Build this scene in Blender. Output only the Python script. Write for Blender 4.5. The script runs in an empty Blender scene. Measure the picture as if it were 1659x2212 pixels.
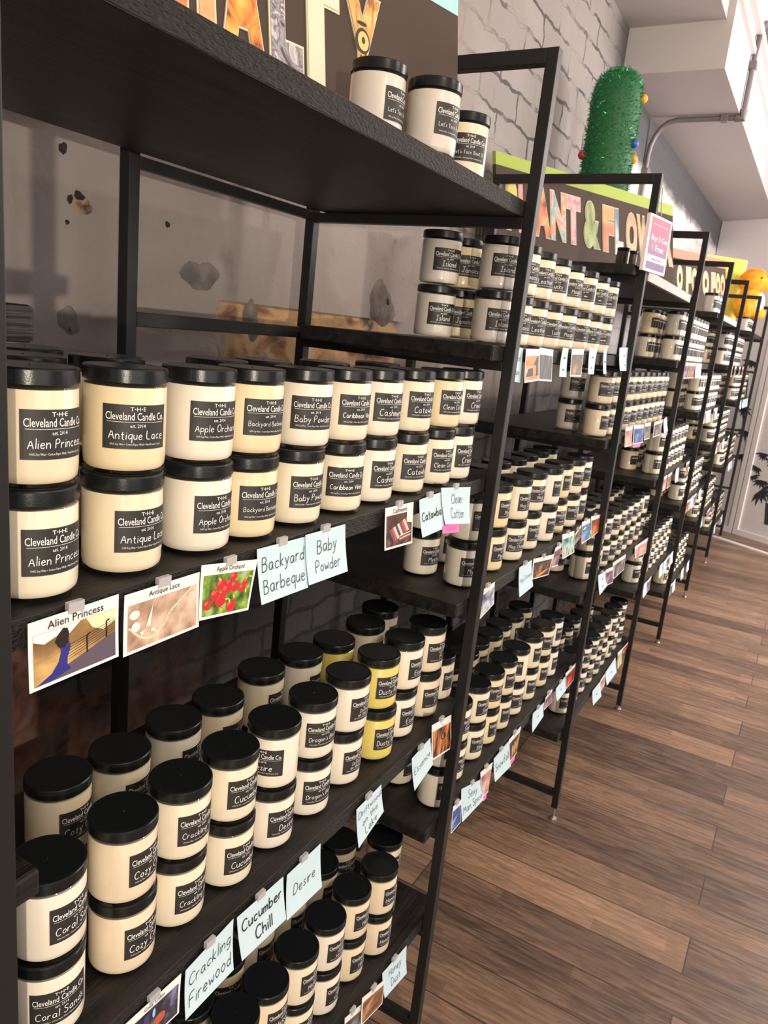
import bpy, math, random
from mathutils import Vector, Matrix
rnd = random.Random(7)
SC = bpy.context.scene
COL = SC.collection
# ------------------------------------------------------------------ units: 1 rack unit = 0.5 m, camera eye at (0,0,EYE)
S = 0.5
EYE = 1.63
def W(x, y, z):
    return Vector((x * S, y * S, z * S + EYE))
def floor_unit(x):
    return -3.26 + 0.026 * (x - 4.88)          # the old floor falls gently along the aisle

# ------------------------------------------------------------------ camera
cam_d = bpy.data.cameras.new('camera'); cam = bpy.data.objects.new('camera', cam_d); COL.objects.link(cam)
ROW0 = (0.5012127, -0.85935528, 0.10146097); ROW1 = (-0.15660815, -0.20540055, -0.96606651); ROW2 = (0.8510345, 0.46831519, -0.23753141)
cam.matrix_world = Matrix(((ROW0[0], -ROW1[0], -ROW2[0], 0), (ROW0[1], -ROW1[1], -ROW2[1], 0), (ROW0[2], -ROW1[2], -ROW2[2], EYE), (0, 0, 0, 1)))
cam_d.sensor_fit = 'VERTICAL'; cam_d.sensor_height = 36.0; cam_d.lens = 1619.16 / 2212 * 36.0
cam_d.clip_start = 0.02
cam_d.dof.use_dof = True; cam_d.dof.focus_distance = 0.85; cam_d.dof.aperture_fstop = 18.0
SC.camera = cam

# ------------------------------------------------------------------ world, lights, exposure
SC.view_settings.view_transform = 'Standard'
try: SC.view_settings.look = 'None'
except Exception: pass
SC.view_settings.exposure = 0.42
SC.view_settings.gamma = 1.0
SC.view_settings.use_curve_mapping = False
wd = bpy.data.worlds.new('world'); SC.world = wd; wd.use_nodes = True
wd.node_tree.nodes['Background'].inputs[0].default_value = (1.0, 0.93, 0.86, 1)
wd.node_tree.nodes['Background'].inputs[1].default_value = 0.27
def area(name, loc, rot, sx, sy, power, color):
    d = bpy.data.lights.new(name, 'AREA'); d.shape = 'RECTANGLE'; d.size = sx; d.size_y = sy; d.energy = power; d.color = color
    o = bpy.data.objects.new(name, d); o.location = loc; o.rotation_euler = rot; COL.objects.link(o); return o
def point(name, loc, power, color, r=0.05):
    d = bpy.data.lights.new(name, 'POINT'); d.energy = power; d.color = color; d.shadow_soft_size = r
    o = bpy.data.objects.new(name, d); o.location = loc; COL.objects.link(o); return o
WARM = (1.0, 0.86, 0.70); NEUT = (1.0, 0.95, 0.90); PINK = (1.0, 0.92, 0.90)
# ceiling lamps along the aisle
for k, (lx, ly, pw) in enumerate(((0.2, -1.0, 36), (1.7, -1.3, 36), (3.4, -1.0, 34), (5.2, -0.9, 36), (6.9, -0.9, 80))):
    point('ceiling_lamp_light', (lx, ly, 2.85), pw, WARM if k < 3 else PINK, 0.06)
# added broad fill from behind the aisle, no source seen
area('aisle_fill', (-0.2, -4.2, 1.5), (math.radians(88), 0, math.radians(-6)), 3.0, 1.8, 30, NEUT)
area('far_daylight', (5.4, -3.4, 2.3), Vector((2.2, 3.6, -1.2)).to_track_quat('-Z', 'Y').to_euler(), 2.0, 2.0, 210, PINK)
area('floor_glare_light', (6.1, -1.9, 2.0), Vector((-3.6, 1.5, -1.6)).to_track_quat('-Z', 'Y').to_euler(), 1.6, 1.8, 24, PINK)  # added area light, unseen, for glare on the right-hand floor
# added unseen point light across the aisle, throws the rack's shadow on the wall
point('wall_shadow_light', (-2.2, -2.6, 1.40), 330, WARM, 0.035)

# ------------------------------------------------------------------ materials
MATS = {}
def mat(name, color=(0.5, 0.5, 0.5), rough=0.5, metal=0.0, coat=0.0, spec=0.5, noise=None, bump=None, coords='Object', sss=0.0):
    """noise = (colour2, scale, (sx,sy,sz), lo, hi); bump = (scale, strength, (sx,sy,sz))"""
    m = bpy.data.materials.new(name); m.use_nodes = True; nt = m.node_tree; b = nt.nodes['Principled BSDF']
    b.inputs['Base Color'].default_value = (*color, 1); b.inputs['Roughness'].default_value = rough; b.inputs['Metallic'].default_value = metal
    b.inputs['Coat Weight'].default_value = coat; b.inputs['Coat Roughness'].default_value = 0.06; b.inputs['Specular IOR Level'].default_value = spec
    if sss:
        b.inputs['Subsurface Weight'].default_value = sss; b.inputs['Subsurface Scale'].default_value = 0.01
    def nz(scale, st, detail=6):
        tc = nt.nodes.new('ShaderNodeTexCoord'); mp = nt.nodes.new('ShaderNodeMapping'); mp.inputs['Scale'].default_value = st
        n = nt.nodes.new('ShaderNodeTexNoise'); n.inputs['Scale'].default_value = scale; n.inputs['Detail'].default_value = detail
        nt.links.new(tc.outputs[coords], mp.inputs[0]); nt.links.new(mp.outputs[0], n.inputs['Vector']); return n
    if noise:
        n = nz(noise[1], noise[2]); r = nt.nodes.new('ShaderNodeValToRGB')
        r.color_ramp.elements[0].position = noise[3]; r.color_ramp.elements[0].color = (*color, 1)
        r.color_ramp.elements[1].position = noise[4]; r.color_ramp.elements[1].color = (*noise[0], 1)
        nt.links.new(n.outputs['Fac'], r.inputs[0]); nt.links.new(r.outputs[0], b.inputs['Base Color'])
    if bump:
        n = nz(bump[0], bump[2]); bp = nt.nodes.new('ShaderNodeBump'); bp.inputs['Strength'].default_value = bump[1]; bp.inputs['Distance'].default_value = 0.01
        nt.links.new(n.outputs['Fac'], bp.inputs['Height']); nt.links.new(bp.outputs[0], b.inputs['Normal'])
    MATS[name] = m; return m
def ramp_mat(name, stops, scale, stretch=(1, 1, 1), rough=0.5, distort=0.0, detail=5, coords='Object'):
    """printed picture: noise through a colour ramp"""
    m = bpy.data.materials.new(name); m.use_nodes = True; nt = m.node_tree; b = nt.nodes['Principled BSDF']; b.inputs['Roughness'].default_value = rough
    tc = nt.nodes.new('ShaderNodeTexCoord'); mp = nt.nodes.new('ShaderNodeMapping'); mp.inputs['Scale'].default_value = stretch
    n = nt.nodes.new('ShaderNodeTexNoise'); n.inputs['Scale'].default_value = scale; n.inputs['Detail'].default_value = detail; n.inputs['Distortion'].default_value = distort
    r = nt.nodes.new('ShaderNodeValToRGB')
    while len(r.color_ramp.elements) < len(stops): r.color_ramp.elements.new(0.5)
    for e, (p, c) in zip(r.color_ramp.elements, stops): e.position = p; e.color = (*c, 1)
    nt.links.new(tc.outputs[coords], mp.inputs[0]); nt.links.new(mp.outputs[0], n.inputs['Vector']); nt.links.new(n.outputs['Fac'], r.inputs[0]); nt.links.new(r.outputs[0], b.inputs['Base Color'])
    MATS[name] = m; return m

M_steel = mat('black_steel', (0.012, 0.0117, 0.0117), 0.45, spec=.35, bump=(180, 0.05, (1, 1, 1)))
M_lid = mat('black_lid', (0.007, 0.009, 0.010), 0.26, spec=.35, bump=(700, 0.04, (1, 1, 1)))
M_label = mat('chalk_label', (0.020, 0.019, 0.018), 0.55)
M_white = mat('white_print', (0.85, 0.84, 0.82), 0.6)
M_chalk = mat('chalk_ink', (0.78, 0.78, 0.78), 0.7)
M_ink = mat('black_ink', (0.012, 0.014, 0.020), 0.6)
M_blue = mat('blue_paper', (0.52, 0.69, 0.775), 0.75, noise=((0.56, 0.72, 0.80), 30, (1, 1, 1), 0.3, 0.7))
M_paper = mat('photo_paper', (0.84, 0.83, 0.81), 0.35)
M_pink = mat('pink_paper', (0.90, 0.16, 0.45), 0.6)
M_foot = mat('zinc_foot', (0.35, 0.31, 0.28), 0.4, metal=0.7)
WAX = {}
for nm, c in (('ivory', (0.80, 0.72, 0.57)), ('cream', (0.78, 0.67, 0.49)), ('pale', (0.80, 0.74, 0.64)), ('butter', (0.79, 0.66, 0.43)), ('peach', (0.79, 0.66, 0.50)), ('yellow', (0.74, 0.62, 0.16)), ('grey', (0.66, 0.60, 0.54)), ('brown', (0.06, 0.045, 0.04))):
    WAX[nm] = mat('wax_' + nm, c, 0.38, noise=(tuple(min(1, v * 1.08) for v in c), 18, (1, 1, 0.25), 0.35, 0.7))

def glass_mat():
    m = bpy.data.materials.new('clear_glass'); m.use_nodes = True; nt = m.node_tree
    for n in list(nt.nodes): nt.nodes.remove(n)
    out = nt.nodes.new('ShaderNodeOutputMaterial'); mix = nt.nodes.new('ShaderNodeMixShader'); tr = nt.nodes.new('ShaderNodeBsdfTransparent'); gl = nt.nodes.new('ShaderNodeBsdfGlossy'); lw = nt.nodes.new('ShaderNodeLayerWeight')
    lw.inputs[0].default_value = 0.5; p = nt.nodes.new('ShaderNodeMath'); p.operation = 'POWER'; p.inputs[1].default_value = 4.5; q = nt.nodes.new('ShaderNodeMath'); q.operation = 'MULTIPLY_ADD'; q.inputs[1].default_value = 0.7; q.inputs[2].default_value = 0.035
    tr.inputs[0].default_value = (0.985, 0.985, 0.975, 1); gl.inputs['Roughness'].default_value = 0.02
    nt.links.new(lw.outputs['Facing'], p.inputs[0]); nt.links.new(p.outputs[0], q.inputs[0]); nt.links.new(q.outputs[0], mix.inputs[0])
    nt.links.new(tr.outputs[0], mix.inputs[1]); nt.links.new(gl.outputs[0], mix.inputs[2]); nt.links.new(mix.outputs[0], out.inputs[0])
    return m
M_glass = glass_mat()

def wood_shelf():
    m = bpy.data.materials.new('black_oak'); m.use_nodes = True; nt = m.node_tree; b = nt.nodes['Principled BSDF']
    tc = nt.nodes.new('ShaderNodeTexCoord'); mp = nt.nodes.new('ShaderNodeMapping'); mp.inputs['Scale'].default_value = (1.0, 9.0, 9.0)
    n = nt.nodes.new('ShaderNodeTexNoise'); n.inputs['Scale'].default_value = 5.5; n.inputs['Detail'].default_value = 9; n.inputs['Distortion'].default_value = 0.6
    mp2 = nt.nodes.new('ShaderNodeMapping'); mp2.inputs['Scale'].default_value = (2.0, 55, 55)
    n2 = nt.nodes.new('ShaderNodeTexNoise'); n2.inputs['Scale'].default_value = 9; n2.inputs['Detail'].default_value = 5
    r = nt.nodes.new('ShaderNodeValToRGB'); r.color_ramp.elements[0].position = 0.38; r.color_ramp.elements[0].color = (0.0045, 0.0044, 0.0044, 1); r.color_ramp.elements[1].position = 0.66; r.color_ramp.elements[1].color = (0.020, 0.0165, 0.0148, 1)
    bp = nt.nodes.new('ShaderNodeBump'); bp.inputs['Strength'].default_value = 0.35; bp.inputs['Distance'].default_value = 0.004
    nt.links.new(tc.outputs['Object'], mp.inputs[0]); nt.links.new(tc.outputs['Object'], mp2.inputs[0]); nt.links.new(mp.outputs[0], n.inputs['Vector']); nt.links.new(mp2.outputs[0], n2.inputs['Vector'])
    nt.links.new(n.outputs['Fac'], r.inputs[0]); nt.links.new(r.outputs[0], b.inputs['Base Color']); nt.links.new(n2.outputs['Fac'], bp.inputs['Height']); nt.links.new(bp.outputs[0], b.inputs['Normal'])
    b.inputs['Roughness'].default_value = 0.46; b.inputs['Specular IOR Level'].default_value = 0.35
    return m
M_wood = wood_shelf()

# ------------------------------------------------------------------ mesh builder
class MB:
    def __init__(s): s.v = []; s.f = []; s.m = []
    def add(s, vs, fs, mi=0):
        o = len(s.v); s.v += [tuple(p) for p in vs]; s.f += [tuple(i + o for i in f) for f in fs]; s.m += [mi] * len(fs); return s
    def hexa(s, p, mi=0):   # p: 4 bottom (ccw from above), 4 top
        return s.add(p, [(3, 2, 1, 0), (4, 5, 6, 7), (0, 1, 5, 4), (1, 2, 6, 5), (2, 3, 7, 6), (3, 0, 4, 7)], mi)
    def box(s, x0, x1, y0, y1, z0, z1, mi=0):
        return s.hexa([(x0, y0, z0), (x1, y0, z0), (x1, y1, z0), (x0, y1, z0), (x0, y0, z1), (x1, y0, z1), (x1, y1, z1), (x0, y1, z1)], mi)
    def lathe(s, prof, n=48, mi=0, c=(0, 0, 0), capb=True, capt=True, rib=None):
        vs = []; fs = []
        for k, (r, z) in enumerate(prof):
            for i in range(n):
                a = 2 * math.pi * i / n; rr = r
                if rib and rib[0] <= k <= rib[1] and i % 2: rr = r - rib[2]
                vs.append((c[0] + rr * math.cos(a), c[1] + rr * math.sin(a), c[2] + z))
        for k in range(len(prof) - 1):
            for i in range(n):
                j = (i + 1) % n; fs.append((k * n + i, k * n + j, (k + 1) * n + j, (k + 1) * n + i))
        if capb: fs.append(tuple(reversed(range(n))))
        if capt: fs.append(tuple(range((len(prof) - 1) * n, len(prof) * n)))
        return s.add(vs, fs, mi)
    def tube(s, pts, r, n=10, mi=0):
        pts = [Vector(p) for p in pts]; vs = []; fs = []; up = Vector((0.13, 0.31, 0.94)).normalized()
        for k, p in enumerate(pts):
            t = (pts[min(k + 1, len(pts) - 1)] - pts[max(k - 1, 0)]).normalized(); a = t.cross(up)
            if a.length < 1e-3: a = t.cross(Vector((1, 0, 0)))
            a.normalize(); b = t.cross(a)
            for i in range(n):
                q = 2 * math.pi * i / n; vs.append(p + a * (r * math.cos(q)) + b * (r * math.sin(q)))
        for k in range(len(pts) - 1):
            for i in range(n):
                j = (i + 1) % n; fs.append((k * n + i, k * n + j, (k + 1) * n + j, (k + 1) * n + i))
        fs.append(tuple(range(n))); fs.append(tuple(reversed(range((len(pts) - 1) * n, len(pts) * n))))
        return s.add(vs, fs, mi)
    def ball(s, c, r, n=14, m=8, mi=0, sq=(1, 1, 1)):
        prof = [(r * math.sin(math.pi * k / m) * 1.0 + 1e-5, -r * math.cos(math.pi * k / m)) for k in range(m + 1)]
        o = len(s.v); s.lathe(prof, n, mi)
        for i in range(o, len(s.v)):
            x, y, z = s.v[i]; s.v[i] = (c[0] + x * sq[0], c[1] + y * sq[1], c[2] + z * sq[2])
        return s
    def mesh(s, name, mats, smooth=None):
        me = bpy.data.meshes.new(name); me.from_pydata(s.v, [], s.f)
        for m in mats: me.materials.append(m)
        if len(mats) > 1: me.polygons.foreach_set('material_index', s.m)
        if smooth is not None:
            me.polygons.foreach_set('use_smooth', [True] * len(me.polygons))
            try: me.set_sharp_from_angle(angle=math.radians(smooth))
            except Exception: pass
        me.update(); return me
def world_off(p):
    v = Vector((0, 0, 0))
    while p is not None: v += p.location; p = p.parent
    return v
def obj(name, mb, mats, parent=None, smooth=None, bevel=0.0, kind=None):
    """one mesh object; MB vertices are in world metres"""
    if not isinstance(mats, (list, tuple)): mats = [mats]
    if parent is not None:
        off = world_off(parent); mb.v = [(x - off.x, y - off.y, z - off.z) for x, y, z in mb.v]
    o = bpy.data.objects.new(name, mb.mesh(name, mats, smooth)); COL.objects.link(o)
    if parent is not None: o.parent = parent
    if bevel:
        b = o.modifiers.new('bevel', 'BEVEL'); b.width = bevel; b.segments = 2; b.limit_method = 'ANGLE'
    if kind: o['kind'] = kind
    return o
def thing(name, label, cat, loc, group=None, rz=0.0):
    o = bpy.data.objects.new(name, None); o.location = loc; o.rotation_euler = (0, 0, rz); o.empty_display_size = 0.05; COL.objects.link(o)
    o['label'] = label; o['category'] = cat
    if group: o['group'] = group
    return o
def tag(o, label, cat, group=None):
    o['label'] = label; o['category'] = cat
    if group: o['group'] = group
    return o

# ------------------------------------------------------------------ flat lettering
_tc = {}
def print2d(body, bold=0.0, res=2):
    """printed lettering as (verts2d, faces), normalised: x from 0, y from 0, height 1 = bounding box"""
    k = (body, bold, res)
    if k in _tc: return _tc[k]
    cu = bpy.data.curves.new('t', 'FONT'); cu.body = body; cu.size = 1.0; cu.offset = bold; cu.resolution_u = res; cu.fill_mode = 'FRONT'
    o = bpy.data.objects.new('t', cu); COL.objects.link(o); bpy.context.view_layer.update()
    me = bpy.data.meshes.new_from_object(o.evaluated_get(bpy.context.evaluated_depsgraph_get()))
    vs = [(v.co.x, v.co.y) for v in me.vertices]; fs = [tuple(p.vertices) for p in me.polygons]
    bpy.data.objects.remove(o); bpy.data.curves.remove(cu); bpy.data.meshes.remove(me)
    x0 = min(v[0] for v in vs); x1 = max(v[0] for v in vs); y0 = min(v[1] for v in vs); y1 = max(v[1] for v in vs)
    _tc[k] = ([(v[0] - x0, v[1] - y0) for v in vs], fs, x1 - x0, y1 - y0); return _tc[k]
G = {
'A': '0 0 2 7 4 0;.8 2.6 3.2 2.6', 'B': '0 0 0 7;0 7 2.6 6.8 3 5.4 2 3.8 0 3.7;2 3.7 3.6 2.8 3.4 .8 2 0 0 0', 'C': '4 5.8 3 7 1.4 6.6 .2 4.6 .2 2.2 1.2 .3 2.8 0 4 1',
'D': '0 0 0 7 2 6.8 3.8 5 3.8 2 2.2 .2 0 0', 'E': '3.4 7 0 7 0 0 3.4 0;0 3.6 2.8 3.6', 'F': '3.4 7 0 7 0 0;0 3.6 2.6 3.6', 'G': '4 5.8 3 7 1.4 6.6 .2 4.6 .2 2.2 1.2 .3 2.8 0 4 1 4 3 2.4 3',
'H': '0 0 0 7;3.6 0 3.6 7;0 3.6 3.6 3.6', 'I': '0 7 3 7;1.5 7 1.5 0;0 0 3 0', 'J': '1 7 4 7;2.8 7 2.8 1.5 1.8 0 .6 .3 .2 1.4', 'K': '0 0 0 7;3.4 7 0 3 3.6 0', 'L': '0 7 0 0 3.2 0',
'M': '0 0 .4 7 2.2 2.5 4 7 4.6 0', 'N': '0 0 0 7 3.6 0 3.6 7', 'O': '2 7 .4 5.6 0 3.5 .6 1 2 0 3.4 1 4 3.5 3.4 5.8 2 7', 'P': '0 0 0 7 2.4 6.9 3.4 5.4 2.4 3.6 0 3.4', 'R': '0 0 0 7 2.4 6.9 3.4 5.4 2.4 3.6 0 3.4;1.4 3.5 3.6 0',
'S': '3.4 6 2.2 7 .6 6.4 .4 4.8 2 3.7 3.4 2.4 3 .6 1.4 0 0 1', 'T': '0 7 4 7;2 7 2 0', 'V': '0 7 2 0 4 7', 'W': '0 7 1.2 0 2.5 4.5 3.8 0 5 7', 'Y': '0 7 1.8 3.6 3.6 7;1.8 3.6 1.8 0',
'a': '3 3.4 1.8 4 .5 3.2 .2 1.4 1.2 0 2.4 .6 3 2.4 3 4 3 .8 3.5 0', 'b': '0 7 0 0;0 2.4 1.4 4 2.8 3.2 3 1.4 1.8 0 0 .8', 'c': '3 3.2 1.8 4 .4 3 .2 1.2 1.4 0 3 .8', 'd': '3 7 3 0;3 2.6 1.8 4 .4 3 .2 1.2 1.4 0 3 1.2',
'e': '.3 2 3 2.4 2.4 3.8 1.2 3.9 .2 2.4 .5 .6 1.8 0 3 .8', 'f': '2.6 6.4 1.8 7 1 6 1 0;0 3.8 2.2 3.8', 'g': '3 3.4 1.8 4 .4 3 .2 1.4 1.4 .2 3 1.6;3 4 3 -1.6 1.8 -2.6 .4 -2', 'h': '0 7 0 0;0 2.4 1.4 4 2.6 3.2 2.8 0',
'i': '.3 4 .3 0;.3 5.6 .4 5.2', 'k': '0 7 0 0;2.4 4 0 1.8 2.6 0', 'l': '.3 7 .3 0', 'm': '0 4 0 0;0 2.6 1 4 1.8 3 1.8 0;1.8 2.6 2.8 4 3.6 3 3.6 0', 'n': '0 4 0 0;0 2.4 1.4 4 2.5 3 2.6 0',
'o': '1.5 4 .3 3 .1 1.6 1.2 0 2.6 .8 2.9 2.4 2.2 3.7 1.5 4', 'p': '0 4 0 -2.6;0 2.6 1.4 4 2.8 3 2.8 1.2 1.4 0 0 1', 'q': '3 3.4 1.8 4 .4 3 .2 1.4 1.4 .2 3 1.6;3 4 3 -2.6', 'r': '0 4 0 0;0 2.4 1 3.8 2.2 3.8',
's': '2.4 3.4 1.4 4 .4 3.2 1.2 2.2 2.4 1.2 1.6 0 0 .6', 't': '1.2 6 1.2 .8 2 0 2.6 .4;0 4 2.4 4', 'u': '0 4 0 1.2 1 0 2.4 1.2;2.6 4 2.6 0', 'v': '0 4 1.3 0 2.6 4', 'w': '0 4 .9 0 1.9 3 2.9 0 3.8 4', 'x': '0 4 2.6 0;2.6 4 0 0',
'y': '0 4 1.4 .6;2.8 4 1.2 -1.4 0 -2.4', 'z': '0 4 2.6 4 0 0 2.6 0', "'": '.3 7 .2 5.6', '~': '0 1 .8 3.4 1.4 .8 2.2 3.6 2.8 1 3.6 3.2 4.2 1.2 5 3 5.6 1'}
def hand2d(text, stroke=0.5, seed=1):
    """handwriting: ribbons along smoothed strokes; returns (verts, faces, width, height) with the baseline at y = 0 and capitals 7 high"""
    rr = random.Random(text + str(seed)); vs = []; fs = []; x = 0.0
    for ch in text:
        if ch == ' ': x += 2.6; continue
        g = G.get(ch)
        if g is None: continue
        wid = 0; dy = rr.uniform(-.25, .25); sc = rr.uniform(.94, 1.06)
        for st in g.split(';'):
            n = [float(t) for t in st.split()]; P = [(n[i], n[i + 1]) for i in range(0, len(n), 2)]
            wid = max(wid, max(p[0] for p in P))
            for _ in range(2):
                Q = [P[0]]
                for a, b in zip(P, P[1:]): Q += [(a[0] * .8 + b[0] * .2, a[1] * .8 + b[1] * .2), (a[0] * .2 + b[0] * .8, a[1] * .2 + b[1] * .8)]
                P = Q + [P[-1]]
            P = [(x + (p[0] + p[1] * .07) * sc, p[1] * sc + dy) for p in P]; o = len(vs)
            for k, p in enumerate(P):
                a = P[max(k - 1, 0)]; b = P[min(k + 1, len(P) - 1)]; tx, ty = b[0] - a[0], b[1] - a[1]; L = math.hypot(tx, ty) or 1
                nx, ny = -ty / L * stroke / 2, tx / L * stroke / 2; vs += [(p[0] + nx, p[1] + ny), (p[0] - nx, p[1] - ny)]
            for k in range(len(P) - 1): fs.append((o + 2 * k + 1, o + 2 * k + 3, o + 2 * k + 2, o + 2 * k))
        x += wid * sc + 1.25
    return vs, fs, max(x - 1.25, 1), 7.0
def place2d(t, cx, cy, w=None, h=None, aspect=True):
    """scale (verts, faces, width, height) into a box centred on (cx, cy)"""
    vs, fs, tw, th = t; sx = sy = None
    if w: sx = w / tw
    if h: sy = h / th
    if sx is None: sx = sy
    if sy is None: sy = sx
    if aspect: sx = sy = min(sx, sy)
    return [(cx + (x - tw / 2) * sx, cy + (y - th / 2) * sy) for x, y in vs], fs

# ------------------------------------------------------------------ the setting
class NT:
    """short-hand for procedural node graphs"""
    def __init__(s, name):
        s.m = bpy.data.materials.new(name); s.m.use_nodes = True; s.t = s.m.node_tree; s.b = s.t.nodes['Principled BSDF']
        s.tc = s.t.nodes.new('ShaderNodeTexCoord'); s.sep = s.t.nodes.new('ShaderNodeSeparateXYZ'); s.t.links.new(s.tc.outputs['Object'], s.sep.inputs[0])
        s.x, s.y, s.z = s.sep.outputs
    def L(s, a, b): s.t.links.new(a, b)
    def math(s, op, a, b=0.0, clamp=False):
        n = s.t.nodes.new('ShaderNodeMath'); n.operation = op; n.use_clamp = clamp
        for i, v in enumerate((a, b)):
            if isinstance(v, (int, float)): n.inputs[i].default_value = v
            else: s.L(v, n.inputs[i])
        return n.outputs[0]
    def step(s, v, lo, hi):
        n = s.t.nodes.new('ShaderNodeMapRange'); n.interpolation_type = 'SMOOTHSTEP'; n.inputs['From Min'].default_value = lo; n.inputs['From Max'].default_value = hi; s.L(v, n.inputs['Value']); return n.outputs[0]
    def noise(s, scale, st=(1, 1, 1), detail=5, dist=0.0, loc=(0, 0, 0)):
        mp = s.t.nodes.new('ShaderNodeMapping'); mp.inputs['Scale'].default_value = st; mp.inputs['Location'].default_value = loc; s.L(s.tc.outputs['Object'], mp.inputs[0])
        n = s.t.nodes.new('ShaderNodeTexNoise'); n.inputs['Scale'].default_value = scale; n.inputs['Detail'].default_value = detail; n.inputs['Distortion'].default_value = dist; s.L(mp.outputs[0], n.inputs['Vector']); return n.outputs['Fac']
    def xyz(s, a, b, c=0.0):
        n = s.t.nodes.new('ShaderNodeCombineXYZ')
        for i, v in enumerate((a, b, c)):
            if isinstance(v, (int, float)): n.inputs[i].default_value = v
            else: s.L(v, n.inputs[i])
        return n.outputs[0]
    def mix(s, f, a, b, mode='MIX'):
        n = s.t.nodes.new('ShaderNodeMix'); n.data_type = 'RGBA'; n.blend_type = mode
        for i, v in ((0, f), (6, a), (7, b)):
            if isinstance(v, (int, float)): n.inputs[i].default_value = v
            elif isinstance(v, tuple): n.inputs[i].default_value = (*v, 1)
            else: s.L(v, n.inputs[i])
        return n.outputs[2]
    def ramp(s, v, *stops):
        r = s.t.nodes.new('ShaderNodeValToRGB')
        while len(r.color_ramp.elements) < len(stops): r.color_ramp.elements.new(0.5)
        for e, (p, c) in zip(r.color_ramp.elements, stops): e.position = p; e.color = (*c, 1)
        s.L(v, r.inputs[0]); return r.outputs[0]
    def brick(s, vec, c1, c2, mo, bw, rh, ms, smooth=0.1, bias=0.0, off=0.5):
        n = s.t.nodes.new('ShaderNodeTexBrick'); n.offset = off; s.L(vec, n.inputs['Vector'])
        for k, v in (('Color1', (*c1, 1)), ('Color2', (*c2, 1)), ('Mortar', (*mo, 1)), ('Scale', 1.0), ('Mortar Size', ms), ('Mortar Smooth', smooth), ('Bias', bias), ('Brick Width', bw), ('Row Height', rh)): n.inputs[k].default_value = v
        return n.outputs['Color'], n.outputs['Fac']
    def bump(s, h, strength, dist=0.01):
        n = s.t.nodes.new('ShaderNodeBump'); n.inputs['Strength'].default_value = strength; n.inputs['Distance'].default_value = dist; s.L(h, n.inputs['Height']); s.L(n.outputs[0], s.b.inputs['Normal'])

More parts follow.
